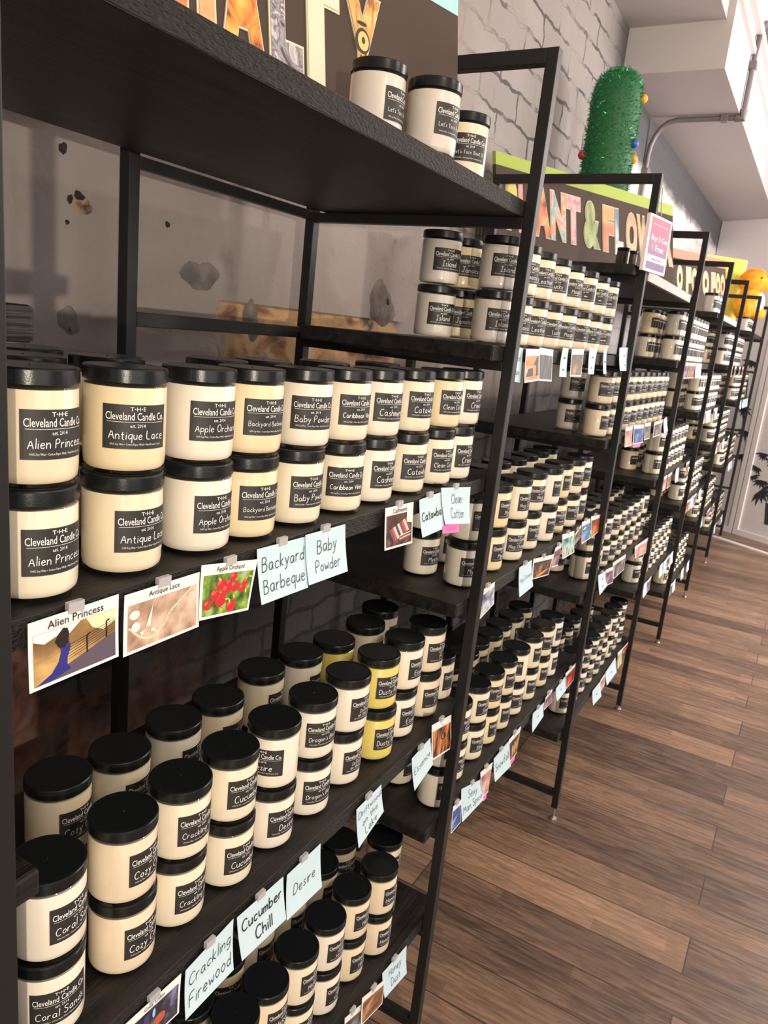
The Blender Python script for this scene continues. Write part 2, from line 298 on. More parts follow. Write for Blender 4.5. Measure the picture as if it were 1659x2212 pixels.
def wall_material():
    g = NT('old_wall')
    n1 = g.noise(7, detail=8); n2 = g.noise(22, (1, 1, 1), 8, 0.4); n3 = g.noise(3, detail=3); n4 = g.noise(60, (1, 1, 1.6), 6)
    plaster = g.mix(n3, (0.25, 0.215, 0.205), (0.33, 0.285, 0.265))
    # white-painted brick further along, its joints dark
    wx = g.math('ADD', g.x, g.math('MULTIPLY', g.math('SUBTRACT', g.noise(13, loc=(3, 0, 0)), 0.5), 0.07)); wz = g.math('ADD', g.z, g.math('MULTIPLY', g.math('SUBTRACT', g.noise(11, loc=(0, 5, 1)), 0.5), 0.05))
    bc, bf = g.brick(g.xyz(wx, wz), (0.27, 0.247, 0.238), (0.33, 0.303, 0.292), (0.07, 0.066, 0.07), 0.31, 0.098, 0.0070, 0.5)
    worn = g.step(g.noise(6, loc=(9, 2, 0), detail=7), 0.38, 0.54)
    brick = g.mix(worn, (0.295, 0.27, 0.26), bc)
    far = g.step(g.x, 3.4, 4.6)
    brick = g.mix(far, brick, (0.66, 0.63, 0.625))
    brick = g.mix(g.math('MULTIPLY', far, g.math('MULTIPLY', bf, 0.5)), brick, (0.42, 0.41, 0.42))
    mb = g.math('MULTIPLY', g.step(g.math('ADD', g.x, g.math('MULTIPLY', n1, 0.5)), 2.25, 2.75), g.step(g.z, 1.55, 1.75))
    col = g.mix(mb, plaster, brick)
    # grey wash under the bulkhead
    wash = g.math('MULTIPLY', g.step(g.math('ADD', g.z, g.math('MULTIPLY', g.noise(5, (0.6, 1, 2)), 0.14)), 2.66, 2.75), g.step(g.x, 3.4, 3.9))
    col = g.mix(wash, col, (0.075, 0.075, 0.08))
    # lower wall: dark paint over old brick, part of the darkness is painted shade
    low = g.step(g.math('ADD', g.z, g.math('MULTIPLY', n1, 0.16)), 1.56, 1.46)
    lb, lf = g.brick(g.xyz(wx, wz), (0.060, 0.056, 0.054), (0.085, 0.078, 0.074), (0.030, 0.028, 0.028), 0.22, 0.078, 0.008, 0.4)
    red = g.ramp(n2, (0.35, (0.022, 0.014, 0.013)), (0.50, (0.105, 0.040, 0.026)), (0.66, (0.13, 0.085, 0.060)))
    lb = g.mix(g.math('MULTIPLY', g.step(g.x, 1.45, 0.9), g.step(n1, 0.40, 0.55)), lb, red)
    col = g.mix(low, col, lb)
    # strip where the plaster has come off down to tan stone
    zz = g.math('ADD', g.z, g.math('MULTIPLY', g.math('SUBTRACT', g.noise(4.5, (1, 1, 1), 7, loc=(2, 3, 8)), 0.5), 0.24))
    band = g.math('MULTIPLY', g.step(zz, 1.50, 1.515), g.step(g.z, 1.652, 1.646))
    band = g.math('MULTIPLY', band, g.math('MULTIPLY', g.step(g.math('ADD', g.x, g.math('MULTIPLY', n2, 0.16)), 1.27, 1.33), g.step(g.math('ADD', g.x, g.math('MULTIPLY', n1, 0.3)), 2.15, 2.02)))
    n5 = g.noise(10, (.8, 1, 1.3), 10, 0.8, (4, 1, 2)); stone = g.ramp(n5, (0.34, (0.05, 0.032, 0.022)), (0.42, (0.28, 0.14, 0.07)), (0.49, (0.46, 0.28, 0.14)), (0.66, (0.58, 0.39, 0.22)))
    stone = g.mix(g.step(n1, 0.40, 0.34), stone, (0.075, 0.062, 0.055))
    col = g.mix(band, col, stone)
    # sooty patches
    col = g.mix(g.math('MULTIPLY', g.step(g.noise(4.2, loc=(1, 7, 4), detail=6), 0.63, 0.72), 0.75), col, (0.075, 0.065, 0.06))
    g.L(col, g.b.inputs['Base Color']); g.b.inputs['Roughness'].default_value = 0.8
    h = g.math('ADD', g.math('MULTIPLY', n2, 0.6), g.math('MULTIPLY', n4, 0.22)); h = g.math('SUBTRACT', h, g.math('MULTIPLY', band, 1.1)); h = g.math('SUBTRACT', h, g.math('MULTIPLY', g.math('MULTIPLY', bf, mb), 0.7))
    g.bump(h, 0.55, 0.012); return g.m
def floor_material():
    g = NT('plank_floor')
    v = g.xyz(g.y, g.x)
    c, f = g.brick(v, (0.085, 0.053, 0.040), (0.42, 0.27, 0.175), (0.05, 0.03, 0.022), 1.22, 0.152, 0.0020, 0.2, -0.05, 0.37)
    c2, f2 = g.brick(g.xyz(g.math('ADD', g.y, 0.21), g.x), (0.62, 0.60, 0.61), (1.30, 1.18, 1.06), (1, 1, 1), 0.47, 0.0507, 0.0, 0.0, 0.1, 0.43)
    gr = g.noise(7, (11, 0.9, 1), 9, 1.2); gr2 = g.noise(60, (9, 0.6, 1), 4); blot = g.noise(5, (2.6, 0.7, 1), 5)
    col = g.mix(g.step(gr, 0.30, 0.72), g.mix(0.45, c, (0.055, 0.036, 0.028)), g.mix(0.35, c, (0.43, 0.300, 0.215)))
    col = g.mix(0.75, col, c2, 'MULTIPLY')
    col = g.mix(g.math('MULTIPLY', g.step(gr2, 0.5, 0.62), 0.30), col, (0.070, 0.046, 0.037))
    col = g.mix(g.math('MULTIPLY', g.step(blot, 0.55, 0.75), 0.35), col, (0.20, 0.165, 0.15))
    col = g.mix(f, col, (0.05, 0.032, 0.026))
    g.L(col, g.b.inputs['Base Color']); g.L(g.math('ADD', g.math('MULTIPLY', gr2, 0.22), 0.26), g.b.inputs['Roughness'])
    g.bump(g.math('SUBTRACT', gr2, g.math('MULTIPLY', f, 1.5)), 0.12, 0.004); return g.m
M_wall = wall_material(); M_floor = floor_material()
M_plain = mat('bulkhead_paint', (0.47, 0.44, 0.445), 0.75, noise=((0.50, 0.465, 0.465), 3, (1, 1, 1), 0.3, 0.7))
M_trim = mat('white_trim', (0.80, 0.76, 0.75), 0.5)
M_panel = mat('door_panel', (0.70, 0.66, 0.65), 0.7, noise=((0.74, 0.70, 0.69), 4, (1, 1, 10), 0.3, 0.7), bump=(6, 0.15, (0.5, 0.5, 14)))
M_gap = mat('door_gap', (0.05, 0.045, 0.045), 0.8)
M_brush = mat('bamboo_ink', (0.035, 0.04, 0.045), 0.7)
WALLY = 2.2
def struct(name, mb, m, parent=None, **k): return obj(name, mb, m, parent, kind='structure', **k)
def wbox(mb, x0, x1, y0, y1, z0, z1, mi=0):
    a = W(x0, y0, z0); b = W(x1, y1, z1); return mb.box(a.x, b.x, a.y, b.y, a.z, b.z, mi)
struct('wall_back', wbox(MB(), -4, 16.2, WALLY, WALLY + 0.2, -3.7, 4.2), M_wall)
# dents, plugs and chips in the plaster behind the nearest rack
M_hole = mat('hole_dark', (0.018, 0.015, 0.014), 0.9); M_chip = mat('chipped_brick', (0.36, 0.23, 0.13), 0.9, noise=((0.05, 0.04, 0.035), 40, (1, 1, 1), .45, .6)); M_patch = mat('old_patch', (0.13, 0.113, 0.107), 0.9, noise=((0.215, 0.188, 0.178), 30, (1, 1, 1), .4, .65), bump=(50, .6, (1, 1, 1)))
wall = bpy.data.objects['wall_back']
def blotch(nm, x, z, rx, rz, m, seed, bulge=0.001):
    r = random.Random(seed); mb = MB(); c = W(x, WALLY, z); n = 22; p1, p2, p3 = r.uniform(0, 6), r.uniform(0, 6), r.uniform(0, 6); rad = [.88 + .13 * math.sin(2 * math.pi * 2 * k / n + p1) + .09 * math.sin(2 * math.pi * 3 * k / n + p2) + .06 * math.sin(2 * math.pi * 6 * k / n + p3) for k in range(n)]
    vs = [(c.x, c.y - bulge, c.z)]
    for q, off in ((.55, bulge * .8), (1.0, .0003)):
        for k in range(n): a = 2 * math.pi * k / n; vs.append((c.x + rx * S * q * rad[k] * math.cos(a), c.y - off, c.z + rz * S * q * rad[k] * math.sin(a)))
    fs = [(0, 1 + (k + 1) % n, 1 + k) for k in range(n)] + [(1 + k, 1 + (k + 1) % n, 1 + n + (k + 1) % n, 1 + n + k) for k in range(n)]
    struct(nm, mb.add(vs, fs), m, wall, smooth=180)
blotch('plaster_hole', 1.674, .442, .016, .022, M_hole, 1); blotch('plaster_hole', 1.70, .297, .013, .015, M_hole, 2, .004); blotch('plaster_chip', 1.745, .285, .042, .034, M_chip, 3); blotch('plaster_hole', 1.735, .312, .022, .018, M_hole, 9, .0015)
blotch('plaster_hole', 1.69, .225, .008, .010, M_hole, 4); blotch('wall_patch', 1.695, -.083, .050, .048, M_patch, 5, .004); blotch('plaster_chip', 1.70, -.11, .014, .018, M_chip, 6, .006); blotch('plaster_hole', 2.12, .287, .012, .014, M_hole, 7, .004)
blotch('wall_patch', 2.30, .125, .105, .070, M_patch, 8, .010); blotch('wall_patch', 3.72, .12, .16, .13, M_patch, 10, .012); blotch('plaster_hole', 3.75, .14, .03, .035, M_hole, 11, .014); blotch('wall_patch', 2.62, -.03, .06, .10, M_patch, 12, .004)
fl = MB(); x0, x1 = -4, 16.5
fl.hexa([W(x0, -9, floor_unit(x0) - .2), W(x1, -9, floor_unit(x1) - .2), W(x1, WALLY, floor_unit(x1) - .2), W(x0, WALLY, floor_unit(x0) - .2), W(x0, -9, floor_unit(x0)), W(x1, -9, floor_unit(x1)), W(x1, WALLY, floor_unit(x1)), W(x0, WALLY, floor_unit(x0))])
struct('floor', fl, M_floor)
struct('ceiling', wbox(MB(), -4, 16.5, -9, WALLY, 4.2, 4.3), M_plain)
struct('trim_1', wbox(MB(), -4, 7.7, 1.37, WALLY, 2.89, 4.2), M_plain)
struct('trim_2', wbox(MB(), 7.7, 16.2, 1.31, WALLY, 2.5, 4.2), M_plain)
mo = MB(); wbox(mo, 6.0, 16, 1.25, 1.31, 3.25, 3.33); wbox(mo, 6.0, 16, 1.27, 1.31, 3.05, 3.10)
struct('trim_3', mo, M_trim)
# slanting end wall with its doors: runs through (14.835, .72) along (.5, 1)
EW = Vector((0.5, 1, 0)).normalized(); EN = Vector((-1, 0.5, 0)).normalized()
def endp(t, z, off=0.0):
    p = Vector((14.835, 0.72, 0)) + EW * t + EN * off; return W(p.x, p.y, z)
def ebox(mb, t0, t1, z0, z1, o0, o1, mi=0):
    return mb.hexa([endp(t0, z0, o1), endp(t0, z0, o0), endp(t1, z0, o0), endp(t1, z0, o1), endp(t0, z1, o1), endp(t0, z1, o0), endp(t1, z1, o0), endp(t1, z1, o1)], mi)
struct('wall_end', ebox(MB(), -7, 1.64, -3.3, 4.2, -0.3, 0.0), mat('end_wall_paint', (0.74, 0.70, 0.70), 0.7, bump=(5, 0.2, (1, 1, 12))))
d1 = thing('door_1', '', '', endp(-0.6, -3.0, 0.0)); del d1['label']; del d1['category']; d1['kind'] = 'structure'
fr = MB()
for a, b in ((-2.3, -2.14), (0.06, 0.15)): ebox(fr, a, b, -3.04, 1.2, 0.002, 0.05)
ebox(fr, -2.14, 0.06, -3.04, -2.90, 0.002, 0.05); ebox(fr, -2.14, 0.06, 1.06, 1.2, 0.002, 0.05)
struct('door_frame', fr, M_trim, d1)
struct('door_panel', ebox(MB(), -2.14, 0.06, -2.90, 1.06, 0.002, 0.018), M_panel, d1)
struct('door_gap', ebox(MB(), 0.15, 0.175, -3.0, 1.2, 0.002, 0.012), M_gap, d1)
d2 = thing('door_2', '', '', endp(0.3, -3.0, 0.0)); del d2['label']; del d2['category']; d2['kind'] = 'structure'
fr = MB()
for a, b in ((0.175, 0.25), (0.80, 0.90)): ebox(fr, a, b, -3.04, 1.2, 0.002, 0.05)
ebox(fr, 0.25, 0.80, -3.04, -2.9, 0.002, 0.05)
struct('door_frame', fr, M_trim, d2)
struct('door_panel', ebox(MB(), 0.25, 0.80, -2.9, 1.2, 0.002, 0.018), M_panel, d2)
def bamboo(parent, spots, stems):
    mb = MB()
    for t, z, sc, a0 in spots:
        for k in range(7):
            a = a0 + (k - 3) * 0.42 + rnd.uniform(-.1, .1); L = sc * rnd.uniform(.7, 1.1); w = sc * .13; ca, sa = math.cos(a), math.sin(a)
            q = [(0, 0), (L * .45, w), (L, 0), (L * .45, -w)]
            vs = [endp(t + x * ca - y * sa, z + x * sa + y * ca, 0.021) for x, y in q]; mb.add(vs, [(0, 1, 2, 3)])
    for t0, z0, t1, z1, w in stems: mb.add([endp(t0 - w, z0, .021), endp(t0 + w, z0, .021), endp(t1 + w, z1, .021), endp(t1 - w, z1, .021)], [(0, 1, 2, 3)])
    return struct('bamboo_decal', mb, M_brush, parent)
bamboo(d1, [(-.09, -1.46, .17, -1.5), (-.03, -1.72, .17, -1.2), (0.0, -1.88, .14, -2.0), (-.16, -1.93, .20, -1.6), (-.17, -2.12, .28, -2.4), (-.30, -1.55, .2, -1.2), (-0.75, -1.15, .2, -1.4), (-0.9, -.5, .2, -1.2), (-1.3, -.9, .22, -1.7), (-1.1, -1.7, .2, -1.4), (-.35, -.6, .2, -1.4)], [(-.42, -2.68, -.36, -2.30, .04), (-.36, -2.26, -.25, -1.5, .02)])
bamboo(d2, [(0.33, -1.13, .2, -1.3), (0.45, -.73, .2, -1.7), (0.58, -1.2, .18, -1.4), (0.30, -1.55, .17, -1.8), (.5, .1, .2, -1.4)], [(.5, -.2, .4, -1.1, .012)])
# threshold strip in the floor in front of the doors
th = MB(); P = [Vector((14.35, 1.12, 0)), Vector((11.9, -3.8, 0))]; d = Vector((-1, .5, 0)).normalized() * 0.10
q = [P[0], P[0] + d, P[1] + d, P[1]]
th.hexa([W(p.x, p.y, floor_unit(p.x) - .01) for p in q] + [W(p.x, p.y, floor_unit(p.x) + .02) for p in q])
struct('trim_4', th, M_trim)
# conduit on the wall, round the bulkhead
M_pipe = mat('conduit_grey', (0.20, 0.18, 0.18), 0.45, metal=0.3)
cd = thing('wall_conduit', 'thin grey metal conduit climbing the wall and bending round the bulkhead', 'conduit', W(9.06, 2.16, 1.0))
pts = [W(9.06, 2.165, 0.9), W(9.06, 2.165, 2.12)] + [W(9.06, 2.165 - .24 * (1 - math.cos(a)), 2.12 + .345 * math.sin(a)) for a in (.3, .6, .9, 1.2, 1.57)] + [W(9.06, 1.30, 2.465)]
obj('pipe', MB().tube(pts, 0.0135), M_pipe, cd, smooth=40)
obj('pipe', MB().tube([W(9.06, 1.275, 2.5), W(9.06, 1.275, 2.98)] + [W(9.06 + .5 * (1 - math.cos(a)), 1.275, 2.98 + .5 * math.sin(a)) for a in (.3, .6, .9, 1.2, 1.57)] + [W(11, 1.275, 3.48)], 0.0135), M_pipe, cd, smooth=40)
e = MB(); e.tube([W(9.06, 1.34, 2.465), W(9.06, 1.275, 2.455), W(9.06, 1.275, 2.54)], 0.02, 12); obj('elbow', e, M_pipe, cd, smooth=40)
for y, z in ((1.275, 2.95), (1.45, 2.465), (2.165, 1.95)):
    a = W(9.06, y, z); obj('clamp', MB().box(a.x - .02, a.x + .02, a.y - .018, a.y + .018, a.z - .018, a.z + .018), M_pipe, cd, bevel=.003)

# ------------------------------------------------------------------ the racks
FR = [(0.627, 0.627), (2.70, 2.64), (4.58, 4.79), (6.58, 6.73), (8.43, 8.61), (10.15, 10.49), (12.24, 12.43), (14.2, 14.28)]
PW = 0.043; ZT = 0.98; ST = 0.056
def fx(i, z):
    t, b = FR[i]; zb = floor_unit(t); return t + (b - t) * (ZT - z) / (ZT - zb)
def lean_box(mb, i, y0, y1, z0, z1, dx0=0.0, dx1=PW):
    a, b = fx(i, z0), fx(i, z1)
    return mb.hexa([W(a + dx0, y0, z0), W(a + dx1, y0, z0), W(a + dx1, y1, z0), W(a + dx0, y1, z0), W(b + dx0, y0, z1), W(b + dx1, y0, z1), W(b + dx1, y1, z1), W(b + dx0, y1, z1)])
LEV_A = (0.488, -0.519, -1.526, -2.533); LEV_B = (-0.021, -1.015, -2.03)
def levels(i): return LEV_A if i % 2 == 0 else LEV_B
def end_frame(i, root):
    zf = floor_unit(FR[i][1]); zb = zf + (0.10 if i in (2, 5, 6) else 0.045)
    for nm, y0, y1 in (('front_post', 1.0, 1.0 + PW), ('back_post', 2.0 - PW, 2.0)):
        p = obj(nm, lean_box(MB(), i, y0, y1, zb, ZT), M_steel, root, bevel=.0012)
        c = W(fx(i, zf) + PW / 2, (y0 + y1) / 2, zf); h = (zb - zf) * S
        obj('levelling_foot', MB().lathe([(.013, 0), (.014, .004), (.011, .009), (.005, .011), (.005, h + .002)], 16, c=c), M_foot, p, smooth=40)
    obj('top_rail', lean_box(MB(), i, 1.0 + PW, 2.0 - PW, ZT - .05, ZT), M_steel, root, bevel=.0012)
    obj('bottom_rail', lean_box(MB(), i, 1.0 + PW, 2.0 - PW, zf + .19, zf + .235), M_steel, root, bevel=.0012)
    lv = set()
    for j in (i - 1, i):
        if j >= 0: lv |= set(levels(j))
    for z in sorted(lv): obj('shelf_rail', lean_box(MB(), i, 1.0 + PW, 2.0 - PW, z - ST - .036, z - ST), M_steel, root, bevel=.001)
ORD = ['first', 'second', 'third', 'fourth', 'fifth', 'sixth', 'seventh']
RACKDESC = ['black steel rack nearest the camera, eye-level row starting with Alien Princess jars', 'second black steel rack, its top shelf lower, carrying Island and Jamaica jars', 'third black steel rack, carrying the PLANT & FLOWER sign on top', 'fourth black steel rack, without a sign, beyond the PLANT & FLOWER sign',
            'fifth black steel rack, carrying the salmon-topped sign', 'sixth black steel rack, just before the yellow display board', 'last black steel rack before the white doors, orange plush toy on top']
RACKS = []
M_edge = mat('rough_black_edge', (0.007, 0.0068, 0.0065), 0.5, spec=.4, noise=((0.026, 0.024, 0.022), 380, (.45, 1, 1), .48, .7), bump=(420, .8, (.4, 1, 1)))
for i in range(7):
    r = thing('display_rack', RACKDESC[i], 'shelving', W(fx(i, -3.2) + PW if i == 0 else fx(i, -3.2) + .9, 1.5, floor_unit(FR[i][1])), 'black steel display racks along the wall'); RACKS.append(r)
    if i == 0: end_frame(0, r)
    end_frame(i + 1, r)
    for z in levels(i):
        xa, xb = fx(i, z) - .105, fx(i + 1, z) + PW + .10
        mb = wbox(MB(), xa, xb, 1.0 + PW + .0045, 1.905, z - ST, z)
        sh = obj('shelf', mb, M_wood, r, bevel=.0018)
        if i < 3: obj('edge_band', wbox(MB(), xa + .002, xb - .002, 1.0 + PW + .0032, 1.0 + PW + .0045, z - ST + .003, z - .003), M_edge, sh)
    xm = (FR[i][0] + FR[i + 1][0]) / 2 + 0.06; zb = floor_unit(xm)
    obj('back_post', wbox(MB(), xm, xm + PW, 2.0 - PW, 2.0, zb, levels(i)[0] + .0), M_steel, r, bevel=.001)
    if i == 0: obj('back_rail', wbox(MB(), xm + PW, fx(1, -.05), 1.955, 1.985, -.078, -.032), M_steel, r, bevel=.001)
    for z in levels(i): obj('back_rail', wbox(MB(), xm + PW, fx(i + 1, z - ST), 1.957, 1.987, z - ST - .03, z - ST + .005), M_steel, r, bevel=.001)
r = thing('display_rack', 'black shelf ends poking in from the left past the nearest post', 'shelving', W(-.3, 1.5, floor_unit(0)), 'black steel display racks along the wall')
for z in LEV_B: obj('shelf', wbox(MB(), -1.35, 0.748, 1.045, 1.905, z - ST, z), M_wood, r, bevel=.004)
obj('back_post', wbox(MB(), -.4, -.4 + PW, 1.957, 2.0, floor_unit(0), LEV_B[0] - ST), M_steel, r); obj('front_post', wbox(MB(), -1.3, -1.3 + PW, 1.0, 1.043, floor_unit(0), .97), M_steel, r)
# white price strip on the front edge of the third rack's top shelf, and on the fifth's
for i, xa, xb in ((2, 4.86, 6.5), (4, 8.75, 10.1)):
    o = obj('price_strip', wbox(MB(), xa, xb, 1.036, 1.044, .488 - .052, .488 + .004), mat('strip_paper', (.50, .475, .475), .7, noise=((.36, .34, .34), 40, (1, 1, 3), .55, .75)))
    tag(o, 'white paper strip along the top shelf edge of the %s rack' % ORD[i], 'label strip')

# ------------------------------------------------------------------ candle jars
JR = 0.0385
def jar_meshes():
    g = MB(); g.lathe([(.030, 0), (.0355, .0006), (.0378, .003), (JR, .007), (JR, .0815), (.0378, .0842), (.0358, .0862)], 48, capt=False)
    lid = MB(); lid.lathe([(.0372, .0862), (.0388, .0868), (.0391, .0878), (.0391, .0970), (.0388, .0984), (.0380, .0996), (.0366, .1000), (.0352, .0996), (.030, .09955)], 128, rib=(2, 3, .00055)); lid.ball((0, 0, .0996), .0011, 8, 5, sq=(1, 1, .7))
    wx = MB(); wx.lathe([(.026, .0046), (.0345, .0050), (.0372, .0078), (.0381, .0130), (.0381, .0818), (.0376, .0826), (.034, .0824)], 48)
    return g.mesh('glass_jar', [M_glass], 30), lid.mesh('lid', [M_lid], 25), {k: wx.mesh('wax', [m], 35) for k, m in WAX.items()}
ME_GLASS, ME_LID, ME_WAX = jar_meshes()
LW, LH, LZ = 0.0640, 0.0412, 0.0468
def wrap(vs, r): return [(r * math.sin(x / r), -r * math.cos(x / r), LZ + y) for x, y in vs]
def strip(x0, x1, y0, y1, n):
    vs = []; fs = []
    for k in range(n + 1): x = x0 + (x1 - x0) * k / n; vs += [(x, y0), (x, y1)]
    for k in range(n): fs.append((2 * k, 2 * k + 2, 2 * k + 3, 2 * k + 1))
    return vs, fs
_lab = {}
def label_mesh(scent):
    if scent in _lab: return _lab[scent]
    mb = MB(); vs, fs = strip(-LW / 2, LW / 2, -LH / 2, LH / 2, 20); mb.add(wrap(vs, JR + .00012), fs, 0)
    # a paper edge
    R1, R2 = JR + .00035, JR + .00042
    vs, fs = strip(-LW / 2 + .004, LW / 2 - .004, .0045, .00485, 20); mb.add(wrap(vs, R1), fs, 1)
    for body, cy, w, h, bold in (('T\u2022H\u2022E', .0168, .0145, .0036, .006), ('Cleveland Candle Co.', .0100, .0585, .0072, .004), ('est. 2014', .0013, .0145, .0034, .004), ('100% Soy Wax \u2022 Cotton Paper Wick \u2022 Hand Poured \u2022 Local', -.0163, .0500, .0026, .002)):
        vs, fs = place2d(print2d(body, bold, 1 if h < .004 else 2), 0, cy, w, h, aspect=False); mb.add(wrap(vs, R1), fs, 1)
    lines = scent.split('/'); n = len(lines)
    for k, ln in enumerate(lines):
        t = hand2d(ln, .62 if ln != 'Caribbean Vibes' else .9, k); hh = .0100 if n == 1 else .0062
        vs, fs = place2d((t[0], t[1], t[2], 7.0), .0005, -.0072 + (.0035 - .0068 * k if n > 1 else 0), .0540, hh, True); mb.add(wrap(vs, R2), fs, 2)
    _lab[scent] = mb.mesh('label', [M_label, M_white, M_chalk]); return _lab[scent]
NJ = [0]
JG = 'lidded candle jars stacked on the racks'
def jar(x, y, z, lvl, scent, yaw, wax, label, group=JG):
    """x, y in rack units, z the shelf; lvl 0 = on the shelf, 1 = on the jar below"""
    o = bpy.data.objects.new('candle_jar', None); o.empty_display_size = .03; COL.objects.link(o)
    p = W(x, y, z); o.location = (p.x, p.y, p.z + .0002 + lvl * .1002); o.rotation_euler = (0, 0, math.radians(yaw)); o['label'] = label; o['category'] = 'candle jar'; o['group'] = group
    for nm, me in (('wax', ME_WAX[wax]), ('glass_jar', ME_GLASS), ('lid', ME_LID), ('label', label_mesh(scent))):
        c = bpy.data.objects.new(nm, me); COL.objects.link(c); c.parent = o
    NJ[0] += 1; return o
N1 = ['first', 'second', 'third', 'fourth', 'fifth', 'sixth', 'seventh', 'eighth', 'ninth', 'tenth', 'eleventh', 'twelfth']
UL = ('lower', 'upper')
# --- first rack, eye-level shelf
A_X = ((.806, .806), (1.006, 1.008), (1.21, 1.206), (1.374, 1.376), (1.567, 1.581), (1.773, 1.772), (1.954, 1.957), (2.169, 2.167), (2.376, 2.395), (2.545, 2.565))
A_N = ('Alien Princess', 'Antique Lace', 'Apple Orchard', 'Backyard Barbeque', 'Baby Powder', 'Caribbean Vibes', 'Cashmere', 'Catawba', 'Clean Cotton', 'Crimson')
A_YAW = ((0, 0), (-4, -24), (-1, -11), (-11, -12), (-10, -26), (-29, -15), (-6, -16), (-16, -15), (-14, -14), (-5, -5))
A_W = ('cream', 'butter', 'pale', 'butter', 'pale', 'ivory', 'pale', 'ivory', 'butter', 'pale')
A_WL = ('ivory', 'cream', 'pale', 'butter', 'ivory', 'ivory', 'pale', 'ivory', 'ivory', 'pale')
for k in range(10):
    for l in (0, 1):
        jar(A_X[k][l], 1.143, -.519, l, A_N[k], A_YAW[k][l], (A_WL, A_W)[l][k], 'cream candle labelled %s, %s jar of front stack, eye-level shelf of nearest rack' % (A_N[k], UL[l]))
for k, (x, y) in enumerate(((.93, 1.34), (1.13, 1.34), (1.06, 1.52), (1.47, 1.335), (1.66, 1.34), (1.95, 1.335), (2.28, 1.34))):
    for l in (0, 1): jar(x, y, -.519, l, A_N[min(k + 1, 9)], -20, 'ivory', 'candle jar behind, %s jar of %s back stack, eye-level shelf of nearest rack' % (UL[l], N1[k]))
# --- first rack, waist-high shelf
C_X = (.854, 1.051, 1.230, 1.414, 1.605, 1.799, 2.001, 2.205, 2.399, 2.595)
C_N = ('Coral Sands', 'Cozy Cabin', 'Crackling Fire', 'Cucumber', 'Desire', "Dragon's Blood", 'Driftwood/on the Lake', 'Dusty Rose', 'Essence', 'Fi')
C_YAW = ((-14, 14), (10, 17), (4, 0), (-2, -3), (-4, -76), (-14, -19), (2, 3), (-8, -12), (2, 6), (-6, -8))
C_W = ('pale', 'peach', 'ivory', 'ivory', 'pale', 'pale', 'pale', 'yellow', 'pale', 'peach')
for k in range(10):
    for l in (0, 1): jar(C_X[k] + rnd.uniform(-.006, .006) * (1 - l), 1.172 + rnd.uniform(-.008, .008) * (1 - l), -1.526, l, C_N[k], C_YAW[k][l], C_W[k], '%s candle labelled %s, %s jar of front stack, waist-high shelf of nearest rack' % ('yellow' if C_W[k] == 'yellow' else 'cream', C_N[k].split('/')[0].split(' Sands')[0], UL[l]))
CB = ((1.056, 1.405), (1.222, 1.379), (1.417, 1.385), (1.594, 1.380), (1.83, 1.405), (2.019, 1.383), (2.193, 1.359), (2.416, 1.359), (2.602, 1.40))
CBN = ('Cozy Cabin', 'Crackling Fire', 'Cucumber', 'Desire', "Dragon's Blood", 'Driftwood/on the Lake', 'Dusty Rose', 'Essence', 'Fi')
for k, (x, y) in enumerate(CB):
    for l in (0, 1): jar(x, y, -1.526, l, CBN[k], 12 + 5 * (k % 3), 'yellow' if k == 6 else ('cream', 'ivory', 'pale')[k % 3], '%s candle, %s jar of %s back stack, waist-high shelf of nearest rack' % ('yellow' if k == 6 else 'cream', UL[l], N1[k]))
jar(2.775, 1.19, -1.526, 0, 'Fi', 10, 'ivory', 'single cream candle at the far end, waist-high shelf of nearest rack')
# --- first rack, lowest shelf
H_X = (1.14, 1.335, 1.53, 1.683, 1.857, 2.034, 2.216, 2.392)
H_N = ('Hickory', 'Hickory', 'Hickory', 'Hickory', 'Hickory', 'Hidden/Waterfall', 'Hiking', 'Honey Dust')
for k in range(8):
    for l in (0, 1): jar(H_X[k], 1.186 if k < 7 else 1.162, -2.533, l, H_N[k], rnd.uniform(-6, 14), ('ivory', 'pale', 'cream', 'peach')[k % 4], 'cream candle, %s jar of %s front stack reading %s, lowest shelf of nearest rack' % (UL[l], N1[k], H_N[k].split('/')[0]))
HB = ((1.30, 1.34), (1.483, 1.335), (1.676, 1.37), (1.865, 1.385), (2.05, 1.375), (2.251, 1.365), (2.425, 1.385), (2.562, 1.235))
HBN = ('Hickory', 'Hickory', 'Hickory Char', 'Hidden/Waterfall', 'Hiking', 'Honey Dust', 'Honey Dust', 't Tree')
for k, (x, y) in enumerate(HB):
    for l in (0, 1):
        jar(x, y, -2.533, l, HBN[k], -20 if k in (2, 6) else 8, ('cream', 'ivory')[k % 2], 'cream candle, %s jar of %s back stack, lowest shelf of nearest rack' % (UL[l], N1[k]))
# --- first rack, on top
for k, (x, y, yw, wx) in enumerate(((1.922, 1.215, 6, 'grey'), (2.086, 1.125, -8, 'grey'), (2.405, 1.17, -48, 'peach'))):
    jar(x, y, .488, 0, "Let's Taco 'Bout It", yw, wx, ("pale candle reading Let's Taco, half hidden behind another on the top shelf", "pale candle reading Let's Taco, foremost of three on the top shelf", "peach candle reading Let's Taco 'Bout It, farthest of three on top shelf")[k])
